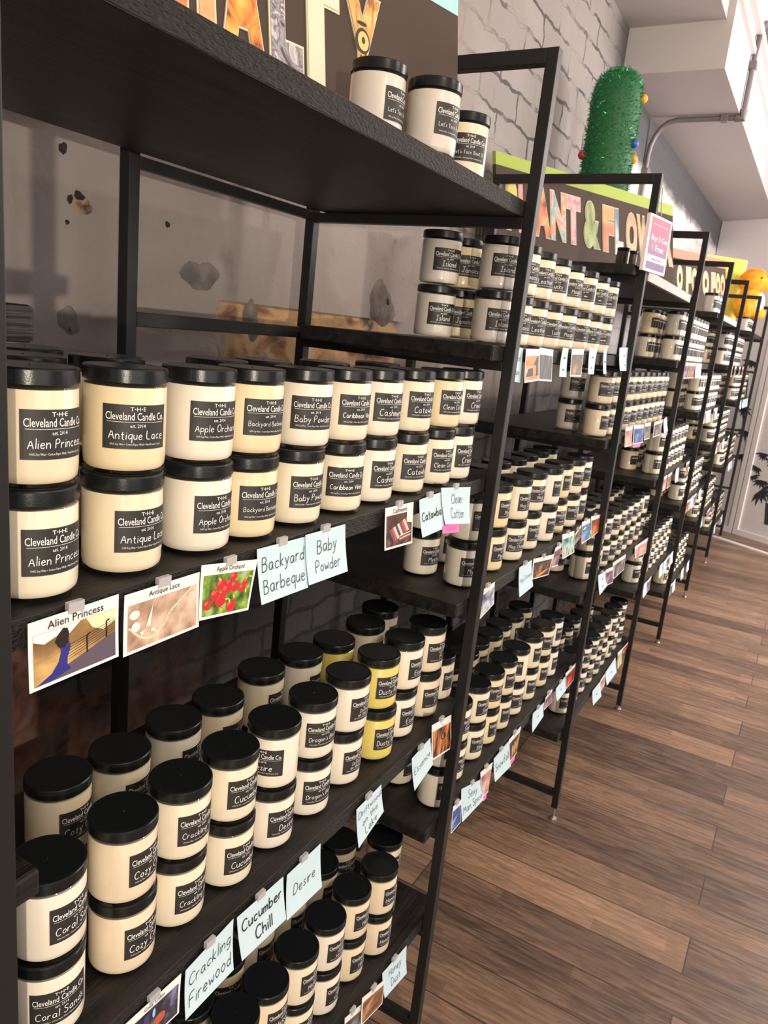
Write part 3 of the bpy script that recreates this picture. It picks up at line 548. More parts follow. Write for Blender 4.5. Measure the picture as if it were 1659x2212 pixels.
# --- second rack
I_X = (2.83, 3.05, 3.25, 3.47, 3.70, 3.95, 4.19, 4.41)
I_N = ('Island', 'Jamaica', 'Leather', 'Lucky', 'Magic', '~', '~', '~~')
for k in range(8):
    for l in (0, 1): jar(I_X[k] + (0.006 if l else -.006), 1.165, -.021, l, I_N[k], (-34, -44)[l] + rnd.uniform(-14, 14), ('grey', 'ivory', 'peach', 'peach', 'ivory', 'peach', 'ivory', 'peach')[k], 'pale candle%s, %s jar of %s front stack, top shelf of second rack' % ((' reading ' + I_N[k]) if k < 5 else '', UL[l], N1[k]))
for k, (x, y, n, wx) in enumerate(((2.742, 1.375, 'Island', 'grey'), (2.945, 1.375, 'Jamaica', 'butter'))):
    for l in (0, 1): jar(x, y, -.021, l, n, -36, wx, 'pale candle reading %s, %s jar of back stack, top shelf of second rack' % (n, UL[l]))
M_X = (2.823, 3.112, 3.345, 3.60, 3.83, 4.05, 4.26, 4.47)
M_N = ('Mystic', 'Mystic', 'Nag Champa', 'Nag', '~', '~~', '~', '~~')
for k in range(8):
    for l in (0, 1): jar(M_X[k], 1.150 + .012 * (k % 2), -1.015, l, M_N[k], rnd.uniform(-30, 5), ('pale', 'butter', 'ivory', 'ivory')[k % 4], 'cream candle%s, %s jar of %s front stack, middle shelf of second rack' % ((' reading ' + M_N[k]) if k < 4 else '', UL[l], N1[k]))
for k, (x, y) in enumerate(((2.829, 1.352), (3.066, 1.36), (3.47, 1.375), (3.69, 1.39), (3.89, 1.375), (4.11, 1.385), (4.33, 1.39), (4.53, 1.40))):
    for l in (0, 1): jar(x, y, -1.015, l, ('Mystic', '~', '~~')[k % 3], -15, ('pale', 'ivory')[k % 2], 'cream candle, %s jar of %s back stack, middle shelf of second rack' % (UL[l], N1[k]))
S_X = (2.778, 3.0, 3.226, 3.411, 3.601, 3.801, 4.03, 4.249, 4.435)
S_N = ('Sexy', 'Sexy', 'Sleepy', 'Snow', '~', 'Sun', '~~', '~', '~~')
for k in range(9):
    for l in (0, 1): jar(S_X[k], 1.165 if k else 1.125, -2.03, l, S_N[k], -79 if (k == 5 and l) else rnd.uniform(-14, 12), ('pale', 'ivory', 'ivory', 'butter', 'cream', 'ivory', 'ivory', 'cream', 'pale')[k], 'cream candle%s, %s jar of %s front stack, lowest shelf of second rack' % ((' reading ' + S_N[k]) if '~' not in S_N[k] else '', UL[l], N1[k]))
for k, (x, y) in enumerate(((2.827, 1.34), (3.32, 1.36), (3.53, 1.36), (3.70, 1.37), (3.876, 1.358), (4.057, 1.371), (4.246, 1.366), (4.455, 1.378))):
    for l in (0, 1): jar(x, y, -2.03, l, ('~', '~~')[k % 2], 5, ('ivory', 'cream')[k % 2], 'cream candle, %s jar of %s back stack, lowest shelf of second rack' % (UL[l], N1[k]))
# --- third rack
for k in range(10):
    for l in (0, 1): jar(4.70 + .205 * k, 1.165, -.519, l, ('~', '~~')[k % 2], rnd.uniform(-40, -5), ('peach', 'ivory', 'butter')[k % 3], 'pale candle, %s jar of %s front stack, upper shelf of third rack' % (UL[l], N1[k]))
for l in (0, 1): jar(4.85, 1.385, -.519, l, '~', -40, 'grey', 'pale candle, %s jar of the only back stack, upper shelf of third rack' % UL[l])
for z, nm in ((-1.526, 'middle'), (-2.533, 'lowest')):
    for row, y in ((0, 1.165), (1, 1.375)):
        for k in range(9):
            if z < -2 and row == 1 and k > 6: continue
            for l in (0, 1):
                if z < -2 and k == 0 and l: continue
                jar(5.0 + .205 * k + .03 * row, y + rnd.uniform(-.01, .01), z, l, ('~', '~~')[(k + row) % 2], rnd.uniform(-25, 10), ('ivory', 'cream', 'pale')[(k + row) % 3], 'cream candle, %s jar of %s %s stack, %s shelf of third rack' % (UL[l], N1[k], ('front', 'back')[row], nm))
for k, (x, y) in enumerate(((4.83, 1.20), (4.96, 1.18), (5.04, 1.10))):
    o = jar(x, y, .488, 0, '~', 150, 'brown', 'small clear jar of dark brown wax, %s of three on the third rack' % N1[k], 'small dark jars on the third rack'); o.scale = (.5, .5, .62)
# --- everything farther away is too small to tell apart: one object
def far_jars():
    mb = MB()
    for i in range(3, 7):
        for z in levels(i):
            xa, xb = fx(i, z) + .17, fx(i + 1, z) - .10
            for row, y in ((0, 1.165), (1, 1.375)):
                if z > 0.4 and row: continue
                x = xa + .04 * row + (.0 if z > -.6 else rnd.uniform(.05, .15))
                while x < xb - .05:
                    if z > .4 and (x > xa + .5 or x > xb - .1): break
                    hgt = 1 if z > .4 else 2
                    if i == 6 and x > 13.4 and z < .4 and rnd.random() < .3: x += .21; continue
                    for l in range(hgt):
                        p = W(x + rnd.uniform(-.01, .01), y, z); c = (p.x, p.y, p.z + l * .1002); mi = 4 if (z > -.1 and rnd.random() < .4) or z > .4 else rnd.choice((0, 0, 3))
                        mb.lathe([(.033, .001), (JR, .006), (JR, .0815), (.036, .0862)], 14, mi, c); mb.lathe([(.0391, .0868), (.0391, .097), (.037, .1)], 14, 1, c)
                        a0 = math.radians(-90 + rnd.uniform(-40, 0)); r = JR + .0006; vs = []; fs = []
                        for k in range(5):
                            a = a0 + (k - 2) * .41; vs += [(c[0] + r * math.cos(a), c[1] + r * math.sin(a), c[2] + .0262), (c[0] + r * math.cos(a), c[1] + r * math.sin(a), c[2] + .0674)]
                        for k in range(4): fs.append((2 * k, 2 * k + 2, 2 * k + 3, 2 * k + 1))
                        mb.add(vs, fs, 2)
                        vs = []; fs = []; r += .0006
                        for k in range(4):
                            a = a0 + (k - 1.5) * .42; vs += [(c[0] + r * math.cos(a), c[1] + r * math.sin(a), c[2] + .055), (c[0] + r * math.cos(a), c[1] + r * math.sin(a), c[2] + .0585)]
                        for k in range(3): fs.append((2 * k, 2 * k + 2, 2 * k + 3, 2 * k + 1))
                        mb.add(vs, fs, 5)
                    x += .205
    for m in ('ivory', 'butter', 'grey'):
        WAX[m + '_glazed'] = mat('glazed_' + m, tuple(WAX[m].node_tree.nodes['Principled BSDF'].inputs['Base Color'].default_value)[:3], .4, coat=1.0)
    o = obj('candle_jars', mb, [WAX['ivory_glazed'], M_lid, M_label, WAX['butter_glazed'], WAX['grey_glazed'], M_white], smooth=30, kind='stuff')
    tag(o, 'mass of small cream candle jars on the racks beyond the third', 'candle jars', JG)
far_jars()

# ------------------------------------------------------------------ cards hanging from the shelf edges
PIC = {
'alien': ([(.30, (.10, .055, .025)), (.5, (.30, .18, .07)), (.72, (.75, .50, .20))], 14, (1, 1, 2)), 'lace': ([(.32, (.26, .15, .10)), (.5, (.52, .36, .26)), (.7, (.76, .60, .48))], 40, (1, 1, 1)),
'apple': ([(.34, (.02, .05, .01)), (.5, (.13, .26, .03)), (.62, (.35, .48, .08)), (.75, (.25, .45, .75))], 60, (1, 1, 1)), 'cashmere': ([(.35, (.015, .008, .008)), (.55, (.09, .03, .03)), (.7, (.25, .12, .08))], 60, (1, 1, 1)),
'cozy': ([(.35, (.01, .01, .02)), (.55, (.05, .04, .07)), (.7, (.20, .22, .40))], 25, (2, 1, 1)), 'tiger': ([(.40, (.01, .006, .004)), (.47, (.22, .06, .015)), (.6, (.62, .22, .05)), (.75, (.75, .45, .25))], 22, (3, 1, 1)),
'wood': ([(.35, (.08, .03, .015)), (.55, (.32, .14, .06)), (.7, (.60, .38, .20))], 20, (1, 1, 4)), 'mono': ([(.35, (.02, .02, .02)), (.52, (.14, .13, .13)), (.7, (.5, .48, .47))], 30, (1, 1, 1)),
'jamaica': ([(.35, (.55, .10, .02)), (.5, (.75, .25, .06)), (.7, (.85, .50, .25))], 12, (1, 1, 4)), 'leather': ([(.35, (.012, .010, .015)), (.55, (.045, .04, .055)), (.72, (.22, .20, .24))], 25, (4, 1, 1)),
'magic': ([(.35, (.02, .02, .012)), (.55, (.14, .09, .04)), (.72, (.70, .35, .15))], 22, (1, 1, 1)), 'stream': ([(.36, (.03, .035, .06)), (.47, (.20, .25, .38)), (.58, (.65, .68, .75)), (.70, (.25, .18, .09))], 30, (1, 1, 1)),
'hearth': ([(.38, (.015, .01, .012)), (.55, (.06, .045, .045)), (.70, (.60, .22, .07))], 20, (1, 1, 2)), 'dusk': ([(.36, (.05, .03, .06)), (.52, (.18, .10, .22)), (.68, (.65, .30, .25))], 14, (1, 1, 3)),
'coral': ([(.36, (.02, .05, .04)), (.46, (.10, .42, .38)), (.55, (.55, .75, .68)), (.66, (.62, .08, .03))], 28, (1, 1, 1)), 'beach': ([(.38, (.04, .10, .08)), (.5, (.06, .22, .58)), (.64, (.20, .45, .78)), (.74, (.7, .75, .8))], 16, (1, 1, 2)),
'autumn': ([(.36, (.05, .015, .008)), (.52, (.45, .10, .02)), (.68, (.75, .32, .08))], 20, (1, 1, 1)), 'ocean': ([(.38, (.01, .04, .16)), (.55, (.03, .12, .42)), (.72, (.45, .60, .78))], 22, (1, 1, 3)),
'rose': ([(.36, (.30, .10, .08)), (.52, (.62, .35, .30)), (.68, (.80, .62, .56))], 22, (1, 1, 1)), 'bread': ([(.40, (.02, .015, .012)), (.55, (.12, .06, .03)), (.70, (.55, .28, .10))], 25, (2, 1, 1)),
'red': ([(.38, (.10, .01, .008)), (.55, (.45, .03, .015)), (.70, (.70, .30, .15))], 22, (1, 1, 1)), 'yellow': ([(.38, (.45, .40, .18)), (.55, (.65, .58, .30)), (.70, (.78, .75, .55))], 22, (1, 1, 1))}
PM = {k: ramp_mat('picture_' + k, *v, rough=.35) for k, v in PIC.items()}
FLAT = {k: mat('print_' + k, c, .4) for k, c in dict(dress=(.030, .030, .22), dark=(.018, .013, .014), plank=(.11, .085, .12), glow=(.90, .72, .45), skywhite=(.88, .84, .80), pearl=(.84, .68, .50), lacelight=(.86, .78, .70), apple=(.55, .02, .025), applelight=(.75, .12, .10), leaf=(.09, .22, .02), leaflight=(.50, .52, .10), plum=(.16, .06, .13), sand=(.72, .58, .42), rust=(.45, .10, .05), navy=(.05, .05, .16), tan=(.62, .34, .13), amber=(.80, .25, .02), sea=(.25, .55, .80)).items()}
def disc(cx, cy, rx, ry, n=14): return [(cx + rx * math.cos(2 * math.pi * k / n), cy + ry * math.sin(2 * math.pi * k / n)) for k in range(n)]
def bar(x0, y0, x1, y1, w, asp=1.4):
    dx, dy = (x1 - x0), (y1 - y0) / asp; L = math.hypot(dx, dy); nx, ny = -dy / L * w, dx / L * w * asp; return [(x0 + nx, y0 + ny), (x1 + nx, y1 + ny), (x1 - nx, y1 - ny), (x0 - nx, y0 - ny)]
def picture_shapes(k):
    r = random.Random(k); s = []
    if k == 'alien':
        s += [('skywhite', [(.0, .80), (.0, .70), (.12, .62), (.30, .70), (.42, .66), (.55, .80)]), ('glow', [(.62, .80), (.70, .62), (.84, .52), (1, .60), (1, .80)]), ('plank', [(0, 0), (.10, .05), (1, .42), (1, 0)])]
        for q in range(6): s.append(('dark', bar(.40, .24 + .045 * q, 1, .46 + .035 * q, .003)))
        s += [('dark', bar(.63, .23, .63, .52, .010)), ('dark', bar(.63, .52, .67, .55, .010)), ('dark', bar(.88, .36, .88, .64, .010)), ('dark', bar(.88, .64, .92, .66, .010))]
        s += [('dress', [(.04, .02), (.20, .12), (.28, .26), (.31, .40), (.30, .54), (.40, .56), (.43, .44), (.39, .30), (.385, .18), (.43, .09), (.32, .05), (.20, .01)]), ('dark', [(.29, .48), (.24, .60), (.28, .70), (.34, .78), (.39, .76), (.41, .68), (.40, .52), (.36, .46)])]
    if k == 'lace':
        for q in range(46):
            t = q / 45; x = .02 + .96 * t; y = .30 - .28 * math.sin(min(1, t * 1.7) * math.pi) + (.45 * max(0, t - .52) / .48 if t > .52 else 0) + .10; s.append(('pearl', disc(x, y, .014, .022, 8)))
        s += [('lacelight', [(.24, .34), (.34, .74), (.30, .34)]), ('lacelight', [(.18, .20), (.24, .30), (.16, .28)]), ('lacelight', [(.30, .24), (.40, .18), (.34, .30)]), ('lacelight', disc(.10, .40, .06, .09)), ('lacelight', disc(.08, .62, .07, .08))]
    if k == 'apple':
        for x, y, q in ((.35, .58, .10), (.47, .46, .10), (.36, .28, .12), (.24, .40, .10), (.64, .52, .10), (.10, .22, .09), (.60, .12, .11), (.80, .46, .08), (.86, .58, .06), (.58, .72, .08), (.50, .60, .07)): s += [('apple', disc(x, y, q, q * 1.15)), ('applelight', disc(x - q * .3, y + q * .35, q * .45, q * .45))]
        for q in range(20):
            x, y = r.uniform(.05, .95), r.uniform(.04, .75); a = r.uniform(0, 3); w = .06; s.append((r.choice(('leaf', 'leaflight')), [(x - w * math.cos(a), y - w * math.sin(a)), (x + .02, y + .02), (x + w * math.cos(a), y + w * math.sin(a)), (x - .02, y - .02)]))
    if k == 'cashmere':
        for q, c in enumerate(('plum', 'rust', 'sand', 'navy', 'sand', 'plum', 'rust', 'sand', 'plum')): s.append((c, [(.10 + .075 * q, .42 + .028 * q), (.10 + .075 * (q + 1), .42 + .028 * (q + 1)), (.30 + .075 * (q + 1), .12 + .03 * q), (.28 + .075 * q, .10 + .03 * q)]))
        for q, c in enumerate(('rust', 'sand', 'plum', 'sand')): s.append((c, [(.50, .10 + .035 * q), (.95, .16 + .035 * q), (.95, .19 + .035 * q), (.50, .13 + .035 * q)]))
        s.append(('lacelight', [(.78, .80), (.78, .55), (1, .50), (1, .80)]))
    if k == 'tiger':
        for q in range(9): x = .08 + .1 * q; s.append(('dark', [(x, .02 + .05 * (q % 3)), (x + .05, .3), (x + .02, .55 + .05 * (q % 2)), (x + .06, .3)]))
        s += [('dark', disc(.58, .50, .13, .11)), ('tan', disc(.58, .50, .07, .07)), ('dark', disc(.58, .50, .025, .03))]
    if k == 'jamaica': s += [('dark', [(0, .12), (.2, .38), (.55, .40), (.8, .46), (1, .5), (1, .12)]), ('amber', [(.58, .12), (.55, .42), (.82, .46), (.80, .14)]), ('dark', [(.62, .50), (1, .45), (1, .78), (.88, .78)])]
    if k == 'hearth': s += [('amber', [(.10, .05), (.35, .16), (.75, .30), (.95, .32), (.6, .12), (.4, .04)]), ('tan', [(.3, .10), (.6, .24), (.9, .28), (.6, .16)])]
    if k == 'bread': s += [('tan', disc(.32, .32, .10, .26)), ('tan', disc(.58, .36, .10, .26)), ('tan', disc(.80, .42, .08, .22)), ('rust', disc(.2, .1, .16, .08))]
    if k == 'cozy': s += [('navy', [(.25, .40), (.32, .75), (.42, .72), (.40, .42)]), ('sea', disc(.50, .62, .03, .12)), ('rust', disc(.62, .34, .12, .13)), ('amber', disc(.62, .36, .05, .06))]
    if k == 'beach': s += [('skywhite', [(.05, .62), (.3, .70), (.5, .66), (.3, .58)]), ('leaf', [(.45, .15), (1, .18), (1, .38), (.8, .36)]), ('applelight', [(.0, .05), (.35, .10), (.3, .18), (.0, .16)])]
    return s
def clip_poly(P, x0, x1, y0, y1):
    return [(min(max(x, x0), x1), min(max(y, y0), y1)) for x, y in P]
def card(kind, typ, text, Y, q, label, group, cat='card'):
    TL, TR, BR, BL = q; cx = (TL[0] + TR[0] + BR[0] + BL[0]) / 4; cz = (TL[1] + BL[1]) / 2; org = W(cx, 1.0452 if text.startswith('Island') else Y, cz)
    curl = .012 if typ[0] == 'B' else .004
    if text.startswith('Island'): Y, curl = 1.0452, 0.0      # slipped between the post and the shelf edge
    def at(u, v, off):
        x = (BL[0] * (1 - u) + BR[0] * u) * (1 - v) + (TL[0] * (1 - u) + TR[0] * u) * v; z = (BL[1] * (1 - u) + BR[1] * u) * (1 - v) + (TL[1] * (1 - u) + TR[1] * u) * v
        p = W(x, Y - curl * (1 - v) ** 2, z); return (p.x - org.x, p.y - off - org.y, p.z - org.z)
    mb = MB(); NV = 6
    for off, sgn in ((0.0, 1), (-.0005, -1)):
        vs = [at(u, k / NV, off) for k in range(NV + 1) for u in (0, 1)]; fs = [(2 * k, 2 * k + 1, 2 * k + 3, 2 * k + 2)[::sgn] for k in range(NV)]; mb.add(vs, fs)
    n = 2 * (NV + 1)
    for k in range(NV): mb.f += [(2 * k, 2 * k + 2, n + 2 * k + 2, n + 2 * k), (2 * k + 1, n + 2 * k + 1, n + 2 * k + 3, 2 * k + 3)]; mb.m += [0, 0]
    mb.f += [(0, n, n + 1, 1), (2 * NV, 2 * NV + 1, n + 2 * NV + 1, n + 2 * NV)]; mb.m += [0, 0]
    paper = M_pink if typ == 'K' else M_blue if typ[0] == 'B' else M_paper
    o = bpy.data.objects.new({'B': 'name_card', 'P': 'picture_card', 'K': 'paper_tag'}[typ[0]], mb.mesh('card', [paper])); o.location = org; COL.objects.link(o); tag(o, label, cat, group)
    def child(nm, mbx, mats):
        c = bpy.data.objects.new(nm, mbx.mesh(nm, mats)); COL.objects.link(c); c.parent = o
    wm = (TR[0] - TL[0]) * S; hm = abs(TL[1] - BL[1]) * S; asp = hm / max(wm, 1e-4)
    if typ[0] == 'P':
        p = MB(); vt = .80
        u0, u1, v0 = .045, .955, .055
        for a in range(4): p.add([at(u, v0 + (vt - v0) * (a + b) / 4, .0006) for b in (0, 1) for u in (u0, u1)], [(0, 1, 3, 2)], 0)
        mats = [PM[kind]]; idx = {}; lay = 0
        for nm, P in picture_shapes(kind):
            if nm not in idx: idx[nm] = len(mats); mats.append(FLAT[nm])
            lay += 1; P = clip_poly([(u0 + (u1 - u0) * x, v0 + (y / .8) * (vt - v0)) for x, y in P], u0, u1, v0, vt)
            p.add([at(x, y, .0007 + .00001 * lay) for x, y in P], [tuple(range(len(P)))], idx[nm])
        child('picture', p, mats)
    lines = text.split('/') if text else []
    if lines:
        t = MB(); n = len(lines)
        for k, ln in enumerate(lines):
            if typ[0] == 'P':
                d = print2d(ln, .004, 2) if '~' not in ln else hand2d('~~', .6); w, h, cy = .62, .115, .89
                if '~' in ln: w, h = .4, .05
            else:
                d = hand2d(ln, {'Cucumber': .72, 'Chill': .72, 'Catawba': .78, 'Driftwood': .46}.get(ln, .42), k)
                w = .86 if len(ln) > 6 else .62; h = .30 if n == 1 else .27 if n == 2 else .20; cy = .52 if n == 1 else (.70, .30)[k] if n == 2 else (.76, .48, .20)[k]
                if typ == 'K': w, h = .8, .5
            vs, fs, tw, th = d; hw = h * asp  # height in units of card width
            sc = min(w / tw, hw / th); t.add([at(.5 + (x - tw / 2) * sc, cy + (y - th / 2) * sc / asp, .0009) for x, y in vs], fs)
        child('lettering', t, [M_ink])
    if 'K' in typ and typ != 'K':
        t = MB(); t.add([at(u, v, -.0006) for u, v in ((.05, -.18), (.75, -.18), (.8, .06), (.05, .06))], [(0, 1, 2, 3)]); child('pink_tag', t, [M_pink])
    if typ != 'K' and TL[0] < 5 and TL[1] < -.4:
        a = at(.5, 1, 0); c = MB().box(a[0] - .008, a[0] + .008, a[1] - .0012, a[1] + .004, a[2] - .003, a[2] + .0065); child('clip', c, [M_clip])
    return o
M_clip = mat('clear_clip', (.42, .42, .44), .2)
CARDS=[
('alien', 'P', 'Alien Princess', 1.036, [(0.722, -0.527), (0.907, -0.524), (0.906, -0.647), (0.721, -0.651)]),
('lace', 'P', 'Antique Lace', 1.0325, [(0.918, -0.529), (1.114, -0.529), (1.114, -0.65), (0.914, -0.651)]),
('apple', 'P', 'Apple Orchard', 1.029, [(1.115, -0.514), (1.298, -0.541), (1.27, -0.656), (1.11, -0.635)]),
('backyard', 'B', 'Backyard/Barbeque', 1.036, [(1.302, -0.52), (1.494, -0.526), (1.503, -0.661), (1.317, -0.657)]),
('baby', 'B', 'Baby/Powder', 1.0325, [(1.485, -0.52), (1.668, -0.524), (1.684, -0.659), (1.501, -0.654)]),
('cashmere', 'P', 'Cashmere', 1.029, [(1.877, -0.512), (2.055, -0.519), (2.07, -0.656), (1.892, -0.645)]),
('catawba', 'B', 'Catawba', 1.036, [(2.109, -0.522), (2.267, -0.518), (2.307, -0.649), (2.14, -0.652)]),
('cotton', 'B', 'Clean/Cotton', 1.0325, [(2.256, -0.501), (2.511, -0.532), (2.523, -0.67), (2.3, -0.635)]),
('outofoil', 'K', 'Out of Oil', 1.023, [(2.291, -0.637), (2.431, -0.655), (2.428, -0.685), (2.284, -0.664)]),
('cozy', 'P', 'Cozy Cabin', 1.036, [(0.948, -1.548), (1.117, -1.551), (1.111, -1.66), (0.942, -1.656)]),
('crackling', 'B', 'Crackling/Firewood', 1.0325, [(1.128, -1.55), (1.298, -1.526), (1.297, -1.679), (1.123, -1.687)]),
('cucumber', 'B', 'Cucumber/Chill', 1.029, [(1.308, -1.528), (1.505, -1.534), (1.52, -1.682), (1.326, -1.673)]),
('desire', 'B', 'Desire', 1.036, [(1.534, -1.552), (1.702, -1.55), (1.715, -1.71), (1.535, -1.703)]),
('driftwood', 'B', 'Driftwood/on the/Lake', 1.0325, [(1.903, -1.543), (2.063, -1.534), (2.082, -1.646), (1.925, -1.699)]),
('essence', 'B', 'Essence', 1.029, [(2.284, -1.54), (2.432, -1.522), (2.465, -1.648), (2.319, -1.69)]),
('tiger','P','~',1.036,[(2.449,-1.478),(2.636,-1.512),(2.677,-1.685),(2.487,-1.651)]),
('honey', 'B', 'Honey/Dust', 1.0325, [(2.264, -2.501), (2.476, -2.533), (2.488, -2.679), (2.291, -2.64)]),
('wood','P','~',1.029,[(2.101,-2.479),(2.292,-2.55),(2.282,-2.662),(2.11,-2.616)]),
('mono','P','~',1.036,[(1.99,-2.478),(2.111,-2.522),(2.131,-2.674),(2.004,-2.625)]),
('island', 'B', 'Island/Escape', 1.0325, [(2.759, -0.011), (2.892, -0.024), (2.913, -0.158), (2.779, -0.148)]),
('jamaica','P','~',1.029,[(2.884,-0.024),(3.039,-0.02),(3.074,-0.148),(2.908,-0.156)]),
('leather','P','~',1.036,[(3.062,-0.014),(3.247,-0.018),(3.276,-0.155),(3.101,-0.149)]),
('bs','B','~/~',1.0325,[(3.371,-0.005),(3.456,-0.006),(3.45,-0.134),(3.34,-0.132)]),
('magic','P','~',1.029,[(3.5,-0.007),(3.699,-0.001),(3.712,-0.133),(3.521,-0.132)]),
('bs','B','~/~',1.036,[(3.825,0.011),(3.97,0.002),(3.937,-0.122),(3.829,-0.122)]),
('bs','B','~',1.0325,[(4.09,0.016),(4.149,0.016),(4.177,-0.119),(4.114,-0.119)]),
('bs','B','~/~',1.029,[(4.414,0.026),(4.636,0.033),(4.705,-0.101),(4.47,-0.102)]),
('stream','P','~',1.036,[(2.787,-1.008),(2.929,-1.005),(2.948,-1.11),(2.801,-1.138)]),
('nag', 'B', 'Nag Champa', 1.0325, [(3.224, -1.009), (3.398, -1.009), (3.445, -1.153), (3.256, -1.16)]),
('hearth','P','~',1.029,[(3.411,-1.007),(3.757,-1.058),(3.7,-1.157),(3.425,-1.115)]),
('dusk','P','~',1.036,[(3.792,-1.032),(3.911,-1.025),(3.879,-1.148),(3.764,-1.134)]),
('coral','P','~',1.0325,[(3.872,-0.973),(4.109,-0.995),(4.171,-1.134),(3.941,-1.125)]),
('mono','P','~',1.029,[(4.124,-1.016),(4.23,-0.979),(4.243,-1.056),(4.129,-1.081)]),
('beach','P','~',1.036,[(4.268,-0.973),(4.446,-0.98),(4.53,-1.119),(4.327,-1.119)]),
('autumn','P','~',1.0325,[(4.447,-0.969),(4.677,-0.993),(4.71,-1.107),(4.536,-1.12)]),
('ocean','P','~',1.029,[(2.791,-2.031),(2.885,-2.045),(2.908,-2.177),(2.799,-2.174)]),
('sexy', 'B', 'Sexy/Man Spice', 1.036, [(2.885, -1.995), (3.171, -2.087), (3.188, -2.212), (2.926, -2.187)]),
('rose','PK','~',1.0325,[(3.105,-2.02),(3.272,-2.047),(3.258,-2.208),(3.184,-2.199)]),
('snow', 'B', 'Snowfall', 1.029, [(3.271, -2.027), (3.481, -2.023), (3.545, -2.2), (3.31, -2.174)]),
('bread','PK','~',1.036,[(3.502,-2.03),(3.685,-2.032),(3.672,-2.188),(3.566,-2.194)]),
('bs','B','~',1.0325,[(3.873,-2.033),(4.079,-2.048),(4.069,-2.129),(3.884,-2.155)]),
('dusk','P','~',1.029,[(4.083,-2.018),(4.202,-2.007),(4.231,-2.103),(4.078,-2.098)]),
('bs','B','~',1.036,[(4.322,-2.057),(4.519,-2.043),(4.544,-2.151),(4.359,-2.154)]),
('red','P','~',1.0325,[(4.493,-2.016),(4.728,-2.026),(4.733,-2.149),(4.566,-2.152)]),
('rose','P','~',1.029,[(4.95,-0.459),(5.156,-0.462),(5.21,-0.598),(5.002,-0.593)]),
('ocean','PK','~',1.036,[(5.231,-0.462),(5.563,-0.478),(5.617,-0.612),(5.286,-0.599)]),
('mono','P','~',1.0325,[(5.571,-0.471),(5.798,-0.474),(5.836,-0.597),(5.634,-0.596)]),
('mono','P','~',1.029,[(5.918,-0.48),(6.253,-0.476),(6.259,-0.598),(5.95,-0.598)]),
('bs','BK','~',1.036,[(6.33,-0.481),(6.465,-0.465),(6.563,-0.586),(6.427,-0.607)]),
('bs','B','~/~',1.0325,[(4.938,-1.461),(5.152,-1.475),(5.228,-1.604),(5.034,-1.625)]),
('dusk','P','~',1.029,[(5.132,-1.466),(5.351,-1.493),(5.439,-1.635),(5.2,-1.603)]),
('mono','P','~',1.036,[(5.363,-1.469),(5.796,-1.496),(5.812,-1.624),(5.471,-1.62)]),
('rose','P','~',1.0325,[(6.105,-1.499),(6.702,-1.532),(6.769,-1.68),(6.184,-1.614)]),
('bs','B','~',1.029,[(5.445,-2.515),(5.687,-2.526),(5.781,-2.689),(5.508,-2.658)]),
('rose','P','~',1.036,[(5.719,-2.533),(5.86,-2.525),(5.928,-2.646),(5.803,-2.659)]),
('bs','B','~',1.0325,[(5.853,-2.513),(6.186,-2.495),(6.296,-2.668),(5.957,-2.664)]),
('yellow','P','~',1.029,[(6.234,-2.468),(6.415,-2.491),(6.486,-2.655),(6.341,-2.657)]),
('red','P','~',1.036,[(6.459,-2.508),(6.738,-2.529),(6.711,-2.566),(6.534,-2.582)])]

PCOL = dict(stream='a mountain stream', hearth='a dark scene with an orange glow', dusk='a purple dusk', coral='red flowers over teal water', mono='a dark grey scene', beach='a blue sky over a beach', autumn='orange autumn tones', ocean='a blue sea', rose='a pink close-up', bread='golden bread', red='a red scene', yellow='pale yellow tones', tiger="a tiger's eye", wood='brown wood', leather='black leather', jamaica='an orange sunset with a cocktail', magic='a dark brown and orange scene', cozy='a dark window and red glow', alien='a woman in a blue dress', lace='beige lace and pearls', apple='red apples', cashmere='striped woven blankets')
seen = {}
for kind, typ, text, Y, q in CARDS:
    i = 0 if q[0][0] < 2.62 else 1 if q[0][0] < 4.66 else 2
    zt = q[0][1]; shelf = min(levels(i), key=lambda s: abs(s - zt)); nm = ('top', 'upper', 'middle', 'lowest') if i % 2 == 0 else ('top', 'middle', 'lowest'); sn = nm[levels(i).index(shelf)]
    if i == 0 and shelf == -.519: sn = 'eye-level'
    where = '%s shelf, %s rack' % (sn, 'nearest' if i == 0 else ORD[i])
    kk = (kind, typ[0], where, text); seen[kk] = seen.get(kk, 0) + 1; nth = ', %s along' % N1[seen[kk] - 1] if (kind in ('bs', 'mono', 'dusk') or seen[kk] > 1) else ''
    if typ == 'K': lab = 'bright pink tag reading Out of Oil below the Clean Cotton card'
    elif typ[0] == 'B': lab = ('pale blue card handwritten %s on %s' % (text.replace('/', ' '), where)) if '~' not in text else 'pale blue handwritten card%s, %s' % (nth, where)
    else: lab = 'photo card of %s%s, %s' % (PCOL[kind], nth, where)
    card(kind, typ, text, Y, q, lab, 'scent cards on the shelf edges')
# farther cards, small in the photo: simple sheets
for i in range(3, 7):
    for z in levels(i):
        if z > .4: continue
        x = fx(i, z) + .25; k = 0
        while x < fx(i + 1, z) - .25:
            t = 'B' if rnd.random() < .5 else 'P'; kind = rnd.choice(('rose', 'mono', 'autumn', 'dusk', 'wood')); w = rnd.uniform(.15, .19)
            card(kind, t, '', 1.034 - .003 * (k % 2), [(x, z - .005), (x + w, z - .002), (x + w + .02, z - .135), (x + .02, z - .14)], ('pale blue card' if t == 'B' else 'small photo card') + ' on the %s rack, %s shelf edge' % (ORD[i], ('top', 'middle', 'lowest')[levels(i)[-3:].index(z)]), 'small far scent cards')
            x += w + rnd.choice((.01, .03, .25, .45)); k += 1

